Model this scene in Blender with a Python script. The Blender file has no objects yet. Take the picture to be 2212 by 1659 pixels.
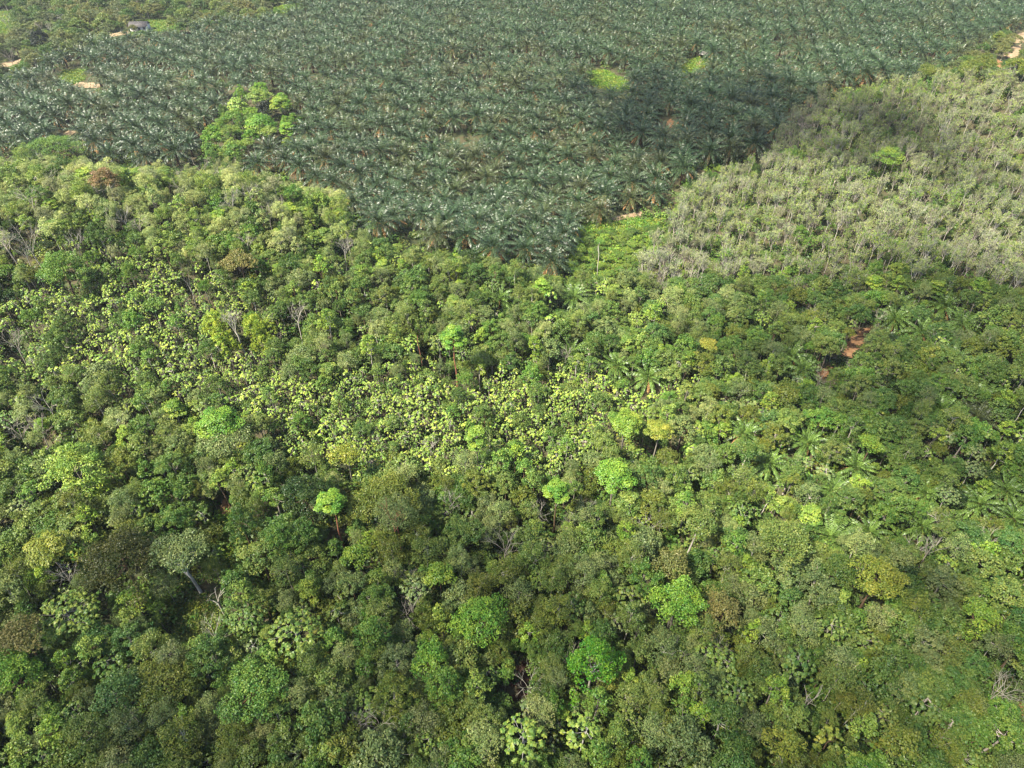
import bpy, math, random
import numpy as np

rng = np.random.default_rng(11)
random.seed(5)
SC = bpy.context.scene
COL = SC.collection

# ------------------------------------------------------------------ camera model
CAM = np.array([0.0, 0.0, 105.0])
PITCH = math.radians(42.0)
FD = 1495.0                      # focal length in units of a 2212 x 1659 picture
CU, CV = 1106.0, 829.5
FWD = np.array([0, math.cos(PITCH), -math.sin(PITCH)])
UPV = np.array([0, math.sin(PITCH), math.cos(PITCH)])


def ground(x, y):
    x = np.asarray(x, float); y = np.asarray(y, float)
    z = 21.0 * np.exp(-(((x - 205) / 62) ** 2 + ((y - 268) / np.where(y > 268, 26, 60)) ** 2))
    z = z + 21.0 * np.exp(-(((x + 110) / 92) ** 2 + ((y - 160) / np.where(y > 160, 26, 62)) ** 2))
    z = z - 6.0 * np.exp(-(((x - 72) / 45) ** 2 + ((y - 158) / 26) ** 2))
    z = z + 4.5 * np.exp(-(((x - 105) / 40) ** 2 + ((y - 106) / 26) ** 2))
    z = z - 3.0 * np.exp(-(((x - 10) / 60) ** 2 + ((y - 215) / 40) ** 2))
    z = z + 2.5 * np.exp(-(((x + 90) / 60) ** 2 + ((y - 300) / 30) ** 2))
    z = z + 0.9 * np.sin(x * 0.047 + 0.6) * np.cos(y * 0.041) + 0.5 * np.sin(x * 0.11 + y * 0.09)
    return z


def project(x, y, z):
    d = y * FWD[1] + (z - CAM[2]) * FWD[2]
    w = y * UPV[1] + (z - CAM[2]) * UPV[2]
    return CU + FD * x / d, CV - FD * w / d, d


def unproject(u, v, above=0.0):
    """the point that is seen at (u, v) at a height above the ground"""
    r = FWD + np.array([(u - CU) / FD, 0, 0]) + UPV * (CV - v) / FD
    z = above
    for _ in range(12):
        t = (z - CAM[2]) / r[2]
        p = CAM + r * t
        z = float(ground(p[0], p[1])) + above
    return p[0], p[1], t            # t is the depth along the view axis


def inside(poly, u, v):
    c = False
    n = len(poly)
    for i in range(n):
        x1, y1 = poly[i]; x2, y2 = poly[i - 1]
        if (y1 > v) != (y2 > v) and u < (x2 - x1) * (v - y1) / (y2 - y1) + x1:
            c = not c
    return c


def seg_dist(pts, u, v):
    best = 1e9
    for (x1, y1), (x2, y2) in zip(pts, pts[1:]):
        dx, dy = x2 - x1, y2 - y1
        t = max(0, min(1, ((u - x1) * dx + (v - y1) * dy) / (dx * dx + dy * dy)))
        best = min(best, math.hypot(u - x1 - t * dx, v - y1 - t * dy))
    return best


# ------------------------------------------------------------------ colours
GAIN = 2.6      # how much brighter a sunlit leaf shows than its own base colour


def lin(c):
    c = np.asarray(c, float) / 255.0
    return np.where(c <= 0.04045, c / 12.92, ((c + 0.055) / 1.055) ** 2.4)


def alb(c, k=None):
    a = lin(c) / (k or GAIN)
    return a * np.array([1.03, 1.02, .84]) if a[1] > a[0] * 1.03 and a[1] > a[2] * 1.2 and k is None else a


# name of the colour in words -> how it shows in sunlight
PAL = {
    'pale yellow-green': (176, 202, 94), 'pale green': (162, 192, 90), 'bleached green': (194, 208, 136), 'soft green': (148, 176, 82),
    'light green': (160, 192, 88), 'lime vine green': (176, 202, 74),
    'bright green': (134, 180, 68), 'vivid green': (112, 172, 48), 'lime green': (150, 182, 72),
    'yellow-green': (158, 170, 70), 'mid green': (116, 146, 72), 'fresh green': (120, 160, 70),
    'deep green': (98, 130, 62), 'blue-green': (108, 144, 76), 'olive green': (126, 142, 62),
    'grey-green': (136, 156, 98), 'dark green': (66, 92, 46), 'dark olive': (94, 100, 48),
    'brownish green': (130, 136, 78), 'ochre': (148, 146, 76), 'rust brown': (158, 134, 84),
    'palm green': (68, 91, 60), 'dull palm green': (80, 92, 56), 'wild palm green': (108, 140, 68),
    'faded green': (166, 184, 116), 'straw green': (170, 180, 136), 'bare grey': (176, 166, 150),
    'pale bare': (196, 188, 170), 'charcoal green': (44, 56, 42), 'grey orchard green': (116, 130, 86),
    'muted green': (134, 156, 80), 'butter yellow': (206, 204, 84),
}
BARK = {'pale': (196, 188, 172), 'grey': (150, 142, 126), 'brown': (120, 98, 76), 'red': (176, 118, 92), 'white': (222, 216, 204)}

# ------------------------------------------------------------------ mesh helpers (numpy)


def unit(a):
    return a / np.maximum(np.linalg.norm(a, axis=-1, keepdims=True), 1e-9)


def leaf_quads(c, n, L, W, r, fold=0.12, d=None):
    """kite shaped leaves: centres c, normals n, lengths L, widths W"""
    N = len(c)
    if d is None:
        d = r.normal(size=(N, 3))
    d = unit(d - n * (d * n).sum(1, keepdims=True))
    s = np.cross(n, d)
    L = np.asarray(L).reshape(-1, 1) * np.ones((N, 1)); W = np.asarray(W).reshape(-1, 1) * np.ones((N, 1))
    dz = n * (-fold) * W
    V = np.stack([c - d * L * .5, c + s * W * .5 + d * L * .08 + dz, c + d * L * .5 + dz, c - s * W * .5 + d * L * .08 + dz], 1).reshape(-1, 3)
    F = np.arange(N * 4).reshape(-1, 4)
    return V, F


def tube(pts, rad, k=5):
    pts = np.asarray(pts, float); n = len(pts)
    t = unit(np.gradient(pts, axis=0))
    ref = np.array([0.31, 0.94, 0.12])
    a = unit(np.cross(t, ref)); b = np.cross(t, a)
    ang = np.arange(k) * 2 * math.pi / k
    ring = a[:, None, :] * np.cos(ang)[None, :, None] + b[:, None, :] * np.sin(ang)[None, :, None]
    V = (pts[:, None, :] + ring * np.asarray(rad)[:, None, None]).reshape(-1, 3)
    F = []
    for i in range(n - 1):
        for j in range(k):
            F.append((i * k + j, i * k + (j + 1) % k, (i + 1) * k + (j + 1) % k, (i + 1) * k + j))
    return V, np.array(F)


class Acc:
    def __init__(self):
        self.V, self.F, self.A, self.n = [], [], [], 0

    def add(self, V, F, var=None):
        self.V.append(np.asarray(V, float)); self.F.append(np.asarray(F) + self.n)
        self.A.append(np.full(len(F), 0.5) if var is None else np.asarray(var, float))
        self.n += len(V)

    def get(self):
        if not self.V:
            return np.zeros((0, 3)), np.zeros((0, 4), int), np.zeros(0)
        return np.concatenate(self.V), np.concatenate(self.F), np.concatenate(self.A)


def mesh(name, V, F, var=None, tint=None, mat=None, smooth=False):
    me = bpy.data.meshes.new(name)
    nv, nf = len(V), len(F)
    me.vertices.add(nv); me.vertices.foreach_set('co', np.ascontiguousarray(V, np.float32).ravel())
    k = F.shape[1]
    me.loops.add(nf * k); me.loops.foreach_set('vertex_index', np.ascontiguousarray(F, np.int32).ravel())
    me.polygons.add(nf)
    me.polygons.foreach_set('loop_start', np.arange(0, nf * k, k, dtype=np.int32))
    me.polygons.foreach_set('loop_total', np.full(nf, k, np.int32))
    if smooth:
        me.polygons.foreach_set('use_smooth', np.ones(nf, bool))
    if var is not None:
        a = me.attributes.new('var', 'FLOAT', 'FACE'); a.data.foreach_set('value', np.asarray(var, np.float32))
    if tint is not None:
        a = me.attributes.new('tint', 'FLOAT_COLOR', 'FACE')
        t4 = np.ones((nf, 4), np.float32); t4[:, :3] = tint
        a.data.foreach_set('color', t4.ravel())
    me.update(calc_edges=True)
    if mat is not None:
        me.materials.append(mat)
    return me


# ------------------------------------------------------------------ materials


def new_mat(name):
    m = bpy.data.materials.new(name); m.use_nodes = True
    nt = m.node_tree
    for n in list(nt.nodes):
        nt.nodes.remove(n)
    return m, nt, nt.nodes, nt.links


def leaf_mat(name, source, gloss=0.22, rough=0.45, trans=0.24, spread=.9, hue=0.10):
    m, nt, N, K = new_mat(name)
    out = N.new('ShaderNodeOutputMaterial')
    if source == 'object':
        src = N.new('ShaderNodeObjectInfo'); csock = src.outputs['Color']
    elif source == 'tint':
        src = N.new('ShaderNodeAttribute'); src.attribute_name = 'tint'; src.attribute_type = 'INSTANCER'; csock = src.outputs['Color']
    else:
        src = N.new('ShaderNodeRGB'); src.outputs[0].default_value = (*source, 1); csock = src.outputs[0]
    at = N.new('ShaderNodeAttribute'); at.attribute_name = 'var'
    mr = N.new('ShaderNodeMapRange'); mr.inputs['To Min'].default_value = 1 - spread / 2; mr.inputs['To Max'].default_value = 1 + spread / 2
    K.new(at.outputs['Fac'], mr.inputs['Value'])
    mh = N.new('ShaderNodeMapRange'); mh.inputs['To Min'].default_value = 0.5 + hue / 2; mh.inputs['To Max'].default_value = 0.5 - hue / 2
    K.new(at.outputs['Fac'], mh.inputs['Value'])
    hs = N.new('ShaderNodeHueSaturation')
    K.new(csock, hs.inputs['Color']); K.new(mr.outputs[0], hs.inputs['Value']); K.new(mh.outputs[0], hs.inputs['Hue'])
    p = N.new('ShaderNodeBsdfPrincipled'); p.inputs['Roughness'].default_value = rough
    p.inputs['Specular IOR Level'].default_value = gloss
    K.new(hs.outputs[0], p.inputs['Base Color'])
    if trans > 0:
        t = N.new('ShaderNodeBsdfTranslucent')
        mul = N.new('ShaderNodeMix'); mul.data_type = 'RGBA'; mul.blend_type = 'MULTIPLY'; mul.inputs[0].default_value = 1
        mul.inputs[7].default_value = (1.15, 1.25, 0.55, 1)
        K.new(hs.outputs[0], mul.inputs[6]); K.new(mul.outputs[2], t.inputs['Color'])
        mx = N.new('ShaderNodeMixShader'); mx.inputs[0].default_value = trans
        K.new(p.outputs[0], mx.inputs[1]); K.new(t.outputs[0], mx.inputs[2]); K.new(mx.outputs[0], out.inputs[0])
    else:
        K.new(p.outputs[0], out.inputs[0])
    return m


def noise_mat(name, cols, scale=1.0, rough=0.9, detail=6, bump=0.0, stops=None):
    m, nt, N, K = new_mat(name)
    out = N.new('ShaderNodeOutputMaterial'); p = N.new('ShaderNodeBsdfPrincipled'); p.inputs['Roughness'].default_value = rough
    p.inputs['Specular IOR Level'].default_value = 0.15
    tc = N.new('ShaderNodeTexCoord'); no = N.new('ShaderNodeTexNoise'); no.inputs['Scale'].default_value = scale
    no.inputs['Detail'].default_value = detail; no.inputs['Roughness'].default_value = 0.65
    K.new(tc.outputs['Object'], no.inputs['Vector'])
    cr = N.new('ShaderNodeValToRGB')
    e = cr.color_ramp.elements
    pos = stops or np.linspace(0.32, 0.68, len(cols))
    while len(e) < len(cols):
        e.new(0.5)
    for el, ps, c in zip(e, pos, cols):
        el.position = float(ps); el.color = (*[float(q) for q in c], 1)
    K.new(no.outputs['Fac'], cr.inputs[0]); K.new(cr.outputs[0], p.inputs['Base Color'])
    if bump:
        b = N.new('ShaderNodeBump'); b.inputs['Strength'].default_value = bump; b.inputs['Distance'].default_value = 0.3
        K.new(no.outputs['Fac'], b.inputs['Height']); K.new(b.outputs[0], p.inputs['Normal'])
    K.new(p.outputs[0], out.inputs[0])
    return m


M_LEAF = leaf_mat('leaf', 'object')
M_PALM = leaf_mat('palm_leaf', 'object', gloss=0.27, rough=0.42, trans=0.12, spread=1.35, hue=0.03)
M_MASS = leaf_mat('foliage_mass', 'tint', gloss=0.22, rough=0.45)
M_PALMMASS = leaf_mat('palm_mass', 'tint', gloss=0.27, rough=0.42, trans=0.12, spread=1.35, hue=0.03)
M_BARK = leaf_mat('bark', 'object', gloss=0.1, rough=0.85, trans=0.0, spread=0.5, hue=0.0)
M_BARKMASS = leaf_mat('bark_mass', tuple(lin((176, 166, 146)) / 2.4), gloss=0.1, rough=0.85, trans=0.0, spread=0.6, hue=0.0)
M_PALMBARK = leaf_mat('palm_bark', tuple(lin((104, 84, 62)) / 2.4), gloss=0.1, rough=0.85, trans=0.0, spread=0.6, hue=0.0)
M_DRY = leaf_mat('dry_frond', tuple(alb((190, 150, 96))), gloss=0.15, rough=0.7, trans=0.1, spread=0.9, hue=0.03)
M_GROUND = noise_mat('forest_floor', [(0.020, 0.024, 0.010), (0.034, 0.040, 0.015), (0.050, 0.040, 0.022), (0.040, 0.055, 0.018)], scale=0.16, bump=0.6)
M_SAND = noise_mat('sandy_soil', [alb((170, 138, 104), 3.4), alb((206, 178, 140), 3.4), alb((226, 204, 170), 3.4)], scale=0.5, bump=0.3)
M_CLAY = noise_mat('orange_clay', [alb((150, 104, 70), 3.4), alb((186, 140, 98), 3.4), alb((208, 164, 120), 3.4)], scale=0.8, bump=0.4)
M_REDSOIL = noise_mat('shaded_red_soil', [alb((66, 46, 36), 3.4), alb((90, 62, 48), 3.4), alb((130, 92, 72), 3.4)], scale=0.9, bump=0.4)  # red soil, its colour darkened to carry the shade of the gap
M_GRASS = noise_mat('grass_floor', [alb((88, 112, 44), 3.2), alb((120, 140, 56), 3.2), alb((150, 160, 78), 3.2)], scale=0.5, bump=0.4)

M_GRASSDIM = noise_mat('orchard_floor', [(.03, .04, .016), (.05, .062, .022), (.09, .1, .04)], scale=0.3, bump=0.4)

# ------------------------------------------------------------------ tree shapes
# each returns (wood V, F, var), (crown V, F, var)


def fib_dirs(n, zmin, r, jit=0.25):
    i = np.arange(n) + 0.5
    z = 1 - (1 - zmin) * i / n
    a = i * 2.399963 + r.uniform(0, 6.28)
    s = np.sqrt(np.maximum(0, 1 - z * z))
    d = np.stack([s * np.cos(a), s * np.sin(a), z], 1) + r.normal(size=(n, 3)) * jit
    return unit(d)


def clump_leaves(A, c, rc, nl, leaf, r, flat=0.75, up=0.55, rand=0.55, elong=0.62, zlow=-0.45):
    dz = r.uniform(zlow, 1, nl); a = r.uniform(0, 6.28, nl); s = np.sqrt(1 - dz * dz)
    d = np.stack([s * np.cos(a), s * np.sin(a), dz], 1)
    pos = c + d * (rc * r.uniform(.62, 1.08, (nl, 1))) * np.array([1, 1, flat])
    n = unit(d * .65 + np.array([0, 0, up]) + r.normal(size=(nl, 3)) * rand)
    L = leaf * r.uniform(.7, 1.3, nl)
    V, F = leaf_quads(pos, n, L, L * elong, r)
    A.add(V, F, np.clip(r.uniform() * .5 + r.uniform(0, .5, nl) + .0, 0, 1))


def limb(A, p0, p1, r0, r1, r, sag=0.12, k=5, n=4):
    p0 = np.asarray(p0, float); p1 = np.asarray(p1, float)
    t = np.linspace(0, 1, n)[:, None]
    L = np.linalg.norm(p1 - p0)
    P = p0 + (p1 - p0) * t + np.array([0, 0, 1]) * (np.sin(t * math.pi) * L * -sag) + r.normal(size=(n, 3)) * L * .03 * np.sin(t * math.pi)
    V, F = tube(P, np.linspace(r0, r1, n), k)
    A.add(V, F, np.full(len(F), r.uniform(.2, .9)))


def trunk_line(A, T, r0, r1, r, lean=0.04, n=6, k=6):
    t = np.linspace(0, 1, n)
    ax, ay = r.normal(size=2) * lean * T
    P = np.stack([ax * t ** 1.5 + r.normal(size=n) * .012 * T * t, ay * t ** 1.5 + r.normal(size=n) * .012 * T * t, t * T], 1)
    P[0] = (0, 0, -0.6)
    rad = r0 + (r1 - r0) * t; rad[0] *= 1.35
    V, F = tube(P, rad, k)
    A.add(V, F, np.clip(.5 + r.normal(size=len(F)) * .2, 0, 1))
    return P


def dome(R, H, T, seed, leaf=.3, ncl=45, nl=45, pad=.66, lobes=4, twin=False, rough=.13, sides=.45, limbs=8, up=.6):
    """broken crown: leafy pads of about a metre at uneven heights with gaps between, ragged outline"""
    r = np.random.default_rng(seed); A, W = Acc(), Acc()
    base = T - H
    ph = r.uniform(0, 6.28, 4); am = r.uniform(.08, .2, 4)
    bx = r.normal(size=(lobes, 2)) * R * .45; bw = r.uniform(.3, .55, lobes) * R; bh = r.uniform(.15, .4, lobes) * H
    C = []
    ns = int(ncl * sides)
    i = np.arange(ncl) + .5
    rho = np.sqrt(i / ncl) * 1.02
    th = i * 2.39996 + r.uniform(0, 6.28) + r.normal(size=ncl) * .25
    for q in range(ncl + ns):
        if q < ncl:
            a, p = th[q], rho[q] * r.uniform(.9, 1.08)
            low = 0
        else:
            a, p = r.uniform(0, 6.28), r.uniform(.6, 1.0)
            low = r.uniform(.15, .55)
        Rt = R * (1 + am[0] * math.sin(2 * a + ph[0]) + am[1] * math.sin(3 * a + ph[1]) + am[2] * math.sin(5 * a + ph[2]))
        x, y = math.cos(a) * p * Rt, math.sin(a) * p * Rt
        z = .62 * H * math.sqrt(max(0, 1 - min(1, p) ** 2 * .92)) + float((bh * np.exp(-((bx[:, 0] - x) ** 2 + (bx[:, 1] - y) ** 2) / bw ** 2)).sum()) * .6
        z = base + .12 * H + z - low * H * .7 + r.normal() * rough * H
        C.append((x, y, max(z, base - .1 * H)))
    for q in range(3):
        C.append((r.normal() * .12 * R, r.normal() * .12 * R, base + (.8 + .06 * q) * H))
    C = np.array(C)
    for c in C:
        rc = pad * r.uniform(.6, 1.35)
        clump_leaves(A, c, rc, int(nl * (rc / pad) ** 2 * r.uniform(.7, 1.2)) + 5, leaf, r, flat=.6, up=up, rand=.6)
    for q in range(2 if twin else 1):
        P = trunk_line(W, base + .35 * H, .045 * R + .07, .03 * R + .03, r, lean=.05 if not twin else .09)
        for c in C[r.permutation(len(C))[:limbs]]:
            limb(W, P[-1 - (r.integers(2))], c + np.array([0, 0, r.uniform(-.12, .08) * H]), .02 * R + .015, .018, r)
    return W.get(), A.get()


def layered(R, H, T, seed, leaf=.32, tiers=4, pads=7, nl=60, droop=.1):
    """spreading crown of flat leafy pads in tiers"""
    r = np.random.default_rng(seed); A, W = Acc(), Acc()
    base = T - H
    P = trunk_line(W, T - .25 * H, .045 * R + .09, .05, r, lean=.03)
    for t in range(tiers):
        f = t / max(1, tiers - 1)
        z = base + H * (.12 + .8 * f)
        rr = R * (1.0 - .55 * f) if t else R * .85
        n = max(3, int(pads * (1 - .45 * f)))
        a0 = r.uniform(0, 6.28)
        for i in range(n):
            a = a0 + i * 6.283 / n + r.normal() * .2
            q = rr * r.uniform(.5, .95)
            c = np.array([math.cos(a) * q, math.sin(a) * q, z + r.normal() * .1 * H])
            clump_leaves(A, c, R * r.uniform(.24, .38), int(nl * r.uniform(.8, 1.3)), leaf, r, flat=.34, up=.9, rand=.4)
            if i % 2 == 0:
                limb(W, (P[-1][0] * .8, P[-1][1] * .8, z - .18 * H), c - np.array([0, 0, .1]), .05, .025, r, sag=.05)
    clump_leaves(A, np.array([P[-1][0], P[-1][1], T - .12 * H]), R * .42, int(nl * 1.8), leaf, r, flat=.4, up=.9, rand=.4)
    return W.get(), A.get()


def rosette(R, H, T, seed, nros=20, leaf=.75, per=8, trunkr=.07, rsz=.42):
    """large leaves in drooping umbrellas at the branch ends"""
    r = np.random.default_rng(seed); A, W = Acc(), Acc()
    base = T - H
    P = trunk_line(W, base + .55 * H, trunkr, trunkr * .7, r, lean=.03)
    d = fib_dirs(nros, .02, r, .22)
    for i in range(nros):
        c = d[i] * np.array([R, R, H]) * r.uniform(.62, 1.02) + np.array([0, 0, base])
        s = leaf * r.uniform(.8, 1.2)
        m = per + r.integers(-1, 3)
        a = np.arange(m) * 6.283 / m + r.uniform(0, 6.28) + r.normal(size=m) * .2
        tilt = r.uniform(.15, .8, m)
        ax = unit(np.array([d[i][0] * .5, d[i][1] * .5, 1.0]) + r.normal(size=3) * .15)
        e1 = unit(np.cross(ax, [0.3, 1, 0.1])); e2 = np.cross(ax, e1)
        rad = e1 * np.cos(a)[:, None] + e2 * np.sin(a)[:, None]
        dirs = unit(rad * np.cos(tilt)[:, None] - ax * np.sin(tilt)[:, None])
        nrm = unit(ax * np.cos(tilt)[:, None] + rad * np.sin(tilt)[:, None] + r.normal(size=(m, 3)) * .15)
        pos = c + rad * (rsz * s / .75) * r.uniform(.6, 1.1, (m, 1)) - ax * np.sin(tilt)[:, None] * .2
        L = s * r.uniform(.8, 1.2, m)
        V, F = leaf_quads(pos, nrm, L, L * .56, r, d=dirs)
        A.add(V, F, np.clip(r.uniform() * .45 + r.uniform(0, .55, m), 0, 1))
        if (i % 2 == 0 and nros < 30) or nros < 14 or (nros >= 30 and i % 7 == 0):
            limb(W, P[-1] if r.uniform() < .5 else P[-2], c, .035, .018, r, sag=.08, k=4, n=3)
    return W.get(), A.get()


def feathery(R, H, T, seed, leaf=.24, ntuft=34, nl=42, twigs=9, wood=.05):
    """thin crown of fine leaves through which the pale branches show"""
    r = np.random.default_rng(seed); A, W = Acc(), Acc()
    base = T - H
    P = trunk_line(W, base + .2 * H, wood * 1.7, wood * 1.1, r, lean=.06)
    d = fib_dirs(ntuft, -.05, r, .3)
    C = d * np.array([R, R, H]) * r.uniform(.45, 1.0, (ntuft, 1)) + np.array([0, 0, base])
    ends = r.permutation(ntuft)[:twigs]
    for j in ends:
        limb(W, P[-1] * np.array([1, 1, r.uniform(.75, 1)]), C[j], wood * .9, wood * .3, r, sag=-.1, k=4)
        for q in range(3):
            tip = C[j] + unit(r.normal(size=3) + np.array([0, 0, .9])) * R * .3
            limb(W, C[j] * .75 + P[-1] * .25, tip, wood * .4, wood * .18, r, sag=-.05, k=3, n=3)
    for c in C:
        clump_leaves(A, c, R * r.uniform(.2, .34), int(nl * r.uniform(.6, 1.4)), leaf, r, flat=.7, up=.6, rand=.7, elong=.5)
    return W.get(), A.get()


def rubber(R, H, T, seed, leaf=.30, nbr=8, nl=14):
    """slim upright plantation tree, pale upswept branches with thin tufts"""
    r = np.random.default_rng(seed); A, W = Acc(), Acc()
    base = T - H
    P = trunk_line(W, base + .25 * H, .10, .075, r, lean=.03)
    for i in range(nbr):
        a = i * 2.4 + r.normal() * .3
        q = R * r.uniform(.35, 1)
        p0 = np.array([P[-1][0], P[-1][1], base + H * r.uniform(-.05, .28)])
        p1 = np.array([math.cos(a) * q, math.sin(a) * q, T - H * r.uniform(0, .35)])
        limb(W, p0, p1, .06, .022, r, sag=.1, k=4)
        for f in (.55, .8, 1.0):
            c = p0 + (p1 - p0) * f + r.normal(size=3) * .25
            clump_leaves(A, c, r.uniform(.38, .75), int(nl * r.uniform(.5, 1.5)), leaf, r, flat=.9, up=.4, rand=.8, elong=.5)
            for tw in range(2):
                limb(W, p0 + (p1 - p0) * (f - .2), c + unit(r.normal(size=3) * .7 + np.array([0, 0, 1.4])) * r.uniform(.6, 1.3), .024, .014, r, sag=0, k=3, n=3)
    return W.get(), A.get()


def bare(R, H, T, seed, wood=.09, depth=3, n0=6):
    r = np.random.default_rng(seed); W = Acc()
    base = T - H
    P = trunk_line(W, base + .15 * H, wood * 1.5, wood, r, lean=.06)

    def grow(p, dr, L, rad, dep):
        e = p + dr * L
        limb(W, p, e, rad, rad * .55, r, sag=-.06, k=4 if dep < 2 else 3, n=3)
        if dep < depth:
            for q in range(3 if dep < 2 else 2):
                nd = unit(dr + r.normal(size=3) * .5 + np.array([0, 0, .12]))
                grow(p + dr * L * r.uniform(.55, 1), nd, L * r.uniform(.5, .72), rad * .55, dep + 1)
    for i in range(n0):
        a = i * 6.283 / n0 + r.normal() * .3
        up_ = H * r.uniform(.7, 1.3) / max(R, .1)
        grow(P[-1] * np.array([1, 1, r.uniform(.8, 1)]), unit(np.array([math.cos(a), math.sin(a), up_])), math.hypot(R, H) * .5, wood * .65, 0)
    return W.get(), Acc().get()


def palm(T, seed, nf=40, L=5.4, stations=13, lw=.24, ndry=7, e_low=-20):
    r = np.random.default_rng(seed); A, W, D = Acc(), Acc(), Acc()
    P = trunk_line(W, T, .42, .34, r, lean=.03, n=6, k=7)
    top = P[-1]

    def frond(B, e0, az, L, drop, st, lw, shade):
        n = 9
        s = np.linspace(0, 1, n)
        el = e0 - drop * s ** 1.25
        ds = L / (n - 1)
        h = np.concatenate([[0], np.cumsum(np.cos((el[1:] + el[:-1]) / 2) * ds)])
        z = np.concatenate([[0], np.cumsum(np.sin((el[1:] + el[:-1]) / 2) * ds)])
        ca, sa = math.cos(az), math.sin(az)
        Q = np.stack([top[0] + ca * (h + .2), top[1] + sa * (h + .2), top[2] + z], 1)
        side = np.array([-sa, ca, 0.0])
        # rachis strip
        w = .055 * (1 - .8 * s)[:, None]
        V = np.concatenate([Q - side * w, Q + side * w]); F = [(i, i + 1, n + i + 1, n + i) for i in range(n - 1)]
        B.add(V, np.array(F), np.full(n - 1, .85))
        ss = np.linspace(.13, .99, st) + r.normal(size=st) * .008
        ss = np.clip(ss, .1, 1)
        c = np.stack([np.interp(ss, s, Q[:, k]) for k in range(3)], 1)
        e = np.interp(ss, s, el)
        fw = np.stack([ca * np.cos(e), sa * np.cos(e), np.sin(e)], 1)
        upn = np.stack([-ca * np.sin(e), -sa * np.sin(e), np.cos(e)], 1)
        ll = L * .185 * np.sin(math.pi * (.12 + .83 * ss)) ** .6 * r.uniform(.85, 1.1, st)
        for sg in (-1, 1):
            d = unit(side * sg * .72 + fw * .5 - np.array([0, 0, .52]) + upn * .1 + r.normal(size=(st, 3)) * .06)
            nrm = unit(np.cross(d, fw) * (-sg) + r.normal(size=(st, 3)) * .12)
            nrm = np.where((nrm * upn).sum(1, keepdims=True) < 0, -nrm, nrm)
            V, F = leaf_quads(c + d * ll[:, None] * .5, nrm, ll, np.full(st, lw), r, d=d, fold=.05)
            B.add(V, F, np.clip(shade + r.normal(size=st) * .14, 0, 1))
    for i in range(nf):
        f = i / (nf - 1)
        e0 = math.radians(86 - (86 - e_low) * f ** 1.0 + r.normal() * 5)
        frond(A, e0, i * 2.39996 + r.normal() * .12, L * (0.72 + .3 * min(1, f * 3)) * r.uniform(.92, 1.06), math.radians(r.uniform(48, 78)), stations, lw, r.uniform(.3, .75))
    for i in range(ndry):
        frond(D, math.radians(r.uniform(-58, -18)), r.uniform(0, 6.28), L * r.uniform(.6, .8), math.radians(r.uniform(15, 40)), max(5, stations - 4), lw, r.uniform(.1, .9))
    return W.get(), A.get(), D.get()


# ------------------------------------------------------------------ one object of many plants nobody could count
MASS_SRC = {}


def mass_source(key, g, mats):
    """one mesh (wood, leaves, dry fronds) with a material for each"""
    if key not in MASS_SRC:
        A = Acc(); mi = []
        for q, (V, F, va) in enumerate(g):
            if len(V):
                A.add(V, F, va); mi.append(np.full(len(F), q))
        V, F, va = A.get()
        me = mesh('plant_source', V, F, va)
        for m_ in mats:
            me.materials.append(m_)
        me.polygons.foreach_set('material_index', np.concatenate(mi).astype(np.int32))
        MASS_SRC[key] = bpy.data.objects.new('plant_source', me)
    return MASS_SRC[key]


def mass_object(name, items):
    """items: (source object, location, turn, scale, tint)"""
    srcs = sorted({it[0].name for it in items})
    index = {n_: i for i, n_ in enumerate(srcs)}
    col = bpy.data.collections.new(name + '_sources')
    for n_ in srcs:
        col.objects.link(bpy.data.objects[n_])
    n = len(items)
    me = bpy.data.meshes.new(name)
    me.vertices.add(n); me.vertices.foreach_set('co', np.array([it[1] for it in items], np.float32).ravel())
    a = me.attributes.new('pick', 'INT', 'POINT'); a.data.foreach_set('value', np.array([index[it[0].name] for it in items], np.int32))
    a = me.attributes.new('turn', 'FLOAT_VECTOR', 'POINT'); a.data.foreach_set('vector', np.array([(0, 0, it[2]) for it in items], np.float32).ravel())
    a = me.attributes.new('size', 'FLOAT_VECTOR', 'POINT'); a.data.foreach_set('vector', np.array([it[3] for it in items], np.float32).ravel())
    a = me.attributes.new('tint', 'FLOAT_COLOR', 'POINT'); a.data.foreach_set('color', np.array([(*it[4], 1) for it in items], np.float32).ravel())
    nt = bpy.data.node_groups.new(name + '_scatter', 'GeometryNodeTree')
    nt.interface.new_socket('Geometry', in_out='INPUT', socket_type='NodeSocketGeometry')
    nt.interface.new_socket('Geometry', in_out='OUTPUT', socket_type='NodeSocketGeometry')
    N, K = nt.nodes, nt.links
    gi, go = N.new('NodeGroupInput'), N.new('NodeGroupOutput')
    ip = N.new('GeometryNodeInstanceOnPoints'); ci = N.new('GeometryNodeCollectionInfo')
    ci.inputs['Collection'].default_value = col; ci.inputs['Separate Children'].default_value = True; ci.inputs['Reset Children'].default_value = True

    def named(nm, ty):
        q = N.new('GeometryNodeInputNamedAttribute'); q.data_type = ty; q.inputs['Name'].default_value = nm
        return q.outputs['Attribute']
    er = N.new('FunctionNodeEulerToRotation')
    K.new(gi.outputs[0], ip.inputs['Points']); K.new(ci.outputs[0], ip.inputs['Instance']); ip.inputs['Pick Instance'].default_value = True
    K.new(named('pick', 'INT'), ip.inputs['Instance Index']); K.new(named('turn', 'FLOAT_VECTOR'), er.inputs[0]); K.new(er.outputs[0], ip.inputs['Rotation'])
    K.new(named('size', 'FLOAT_VECTOR'), ip.inputs['Scale']); K.new(ip.outputs[0], go.inputs[0])
    o = bpy.data.objects.new(name, me); COL.objects.link(o)
    md = o.modifiers.new('scatter', 'NODES'); md.node_group = nt
    return o


# ------------------------------------------------------------------ object helpers


def link(o, parent=None):
    COL.objects.link(o)
    if parent is not None:
        o.parent = parent
    return o


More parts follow.
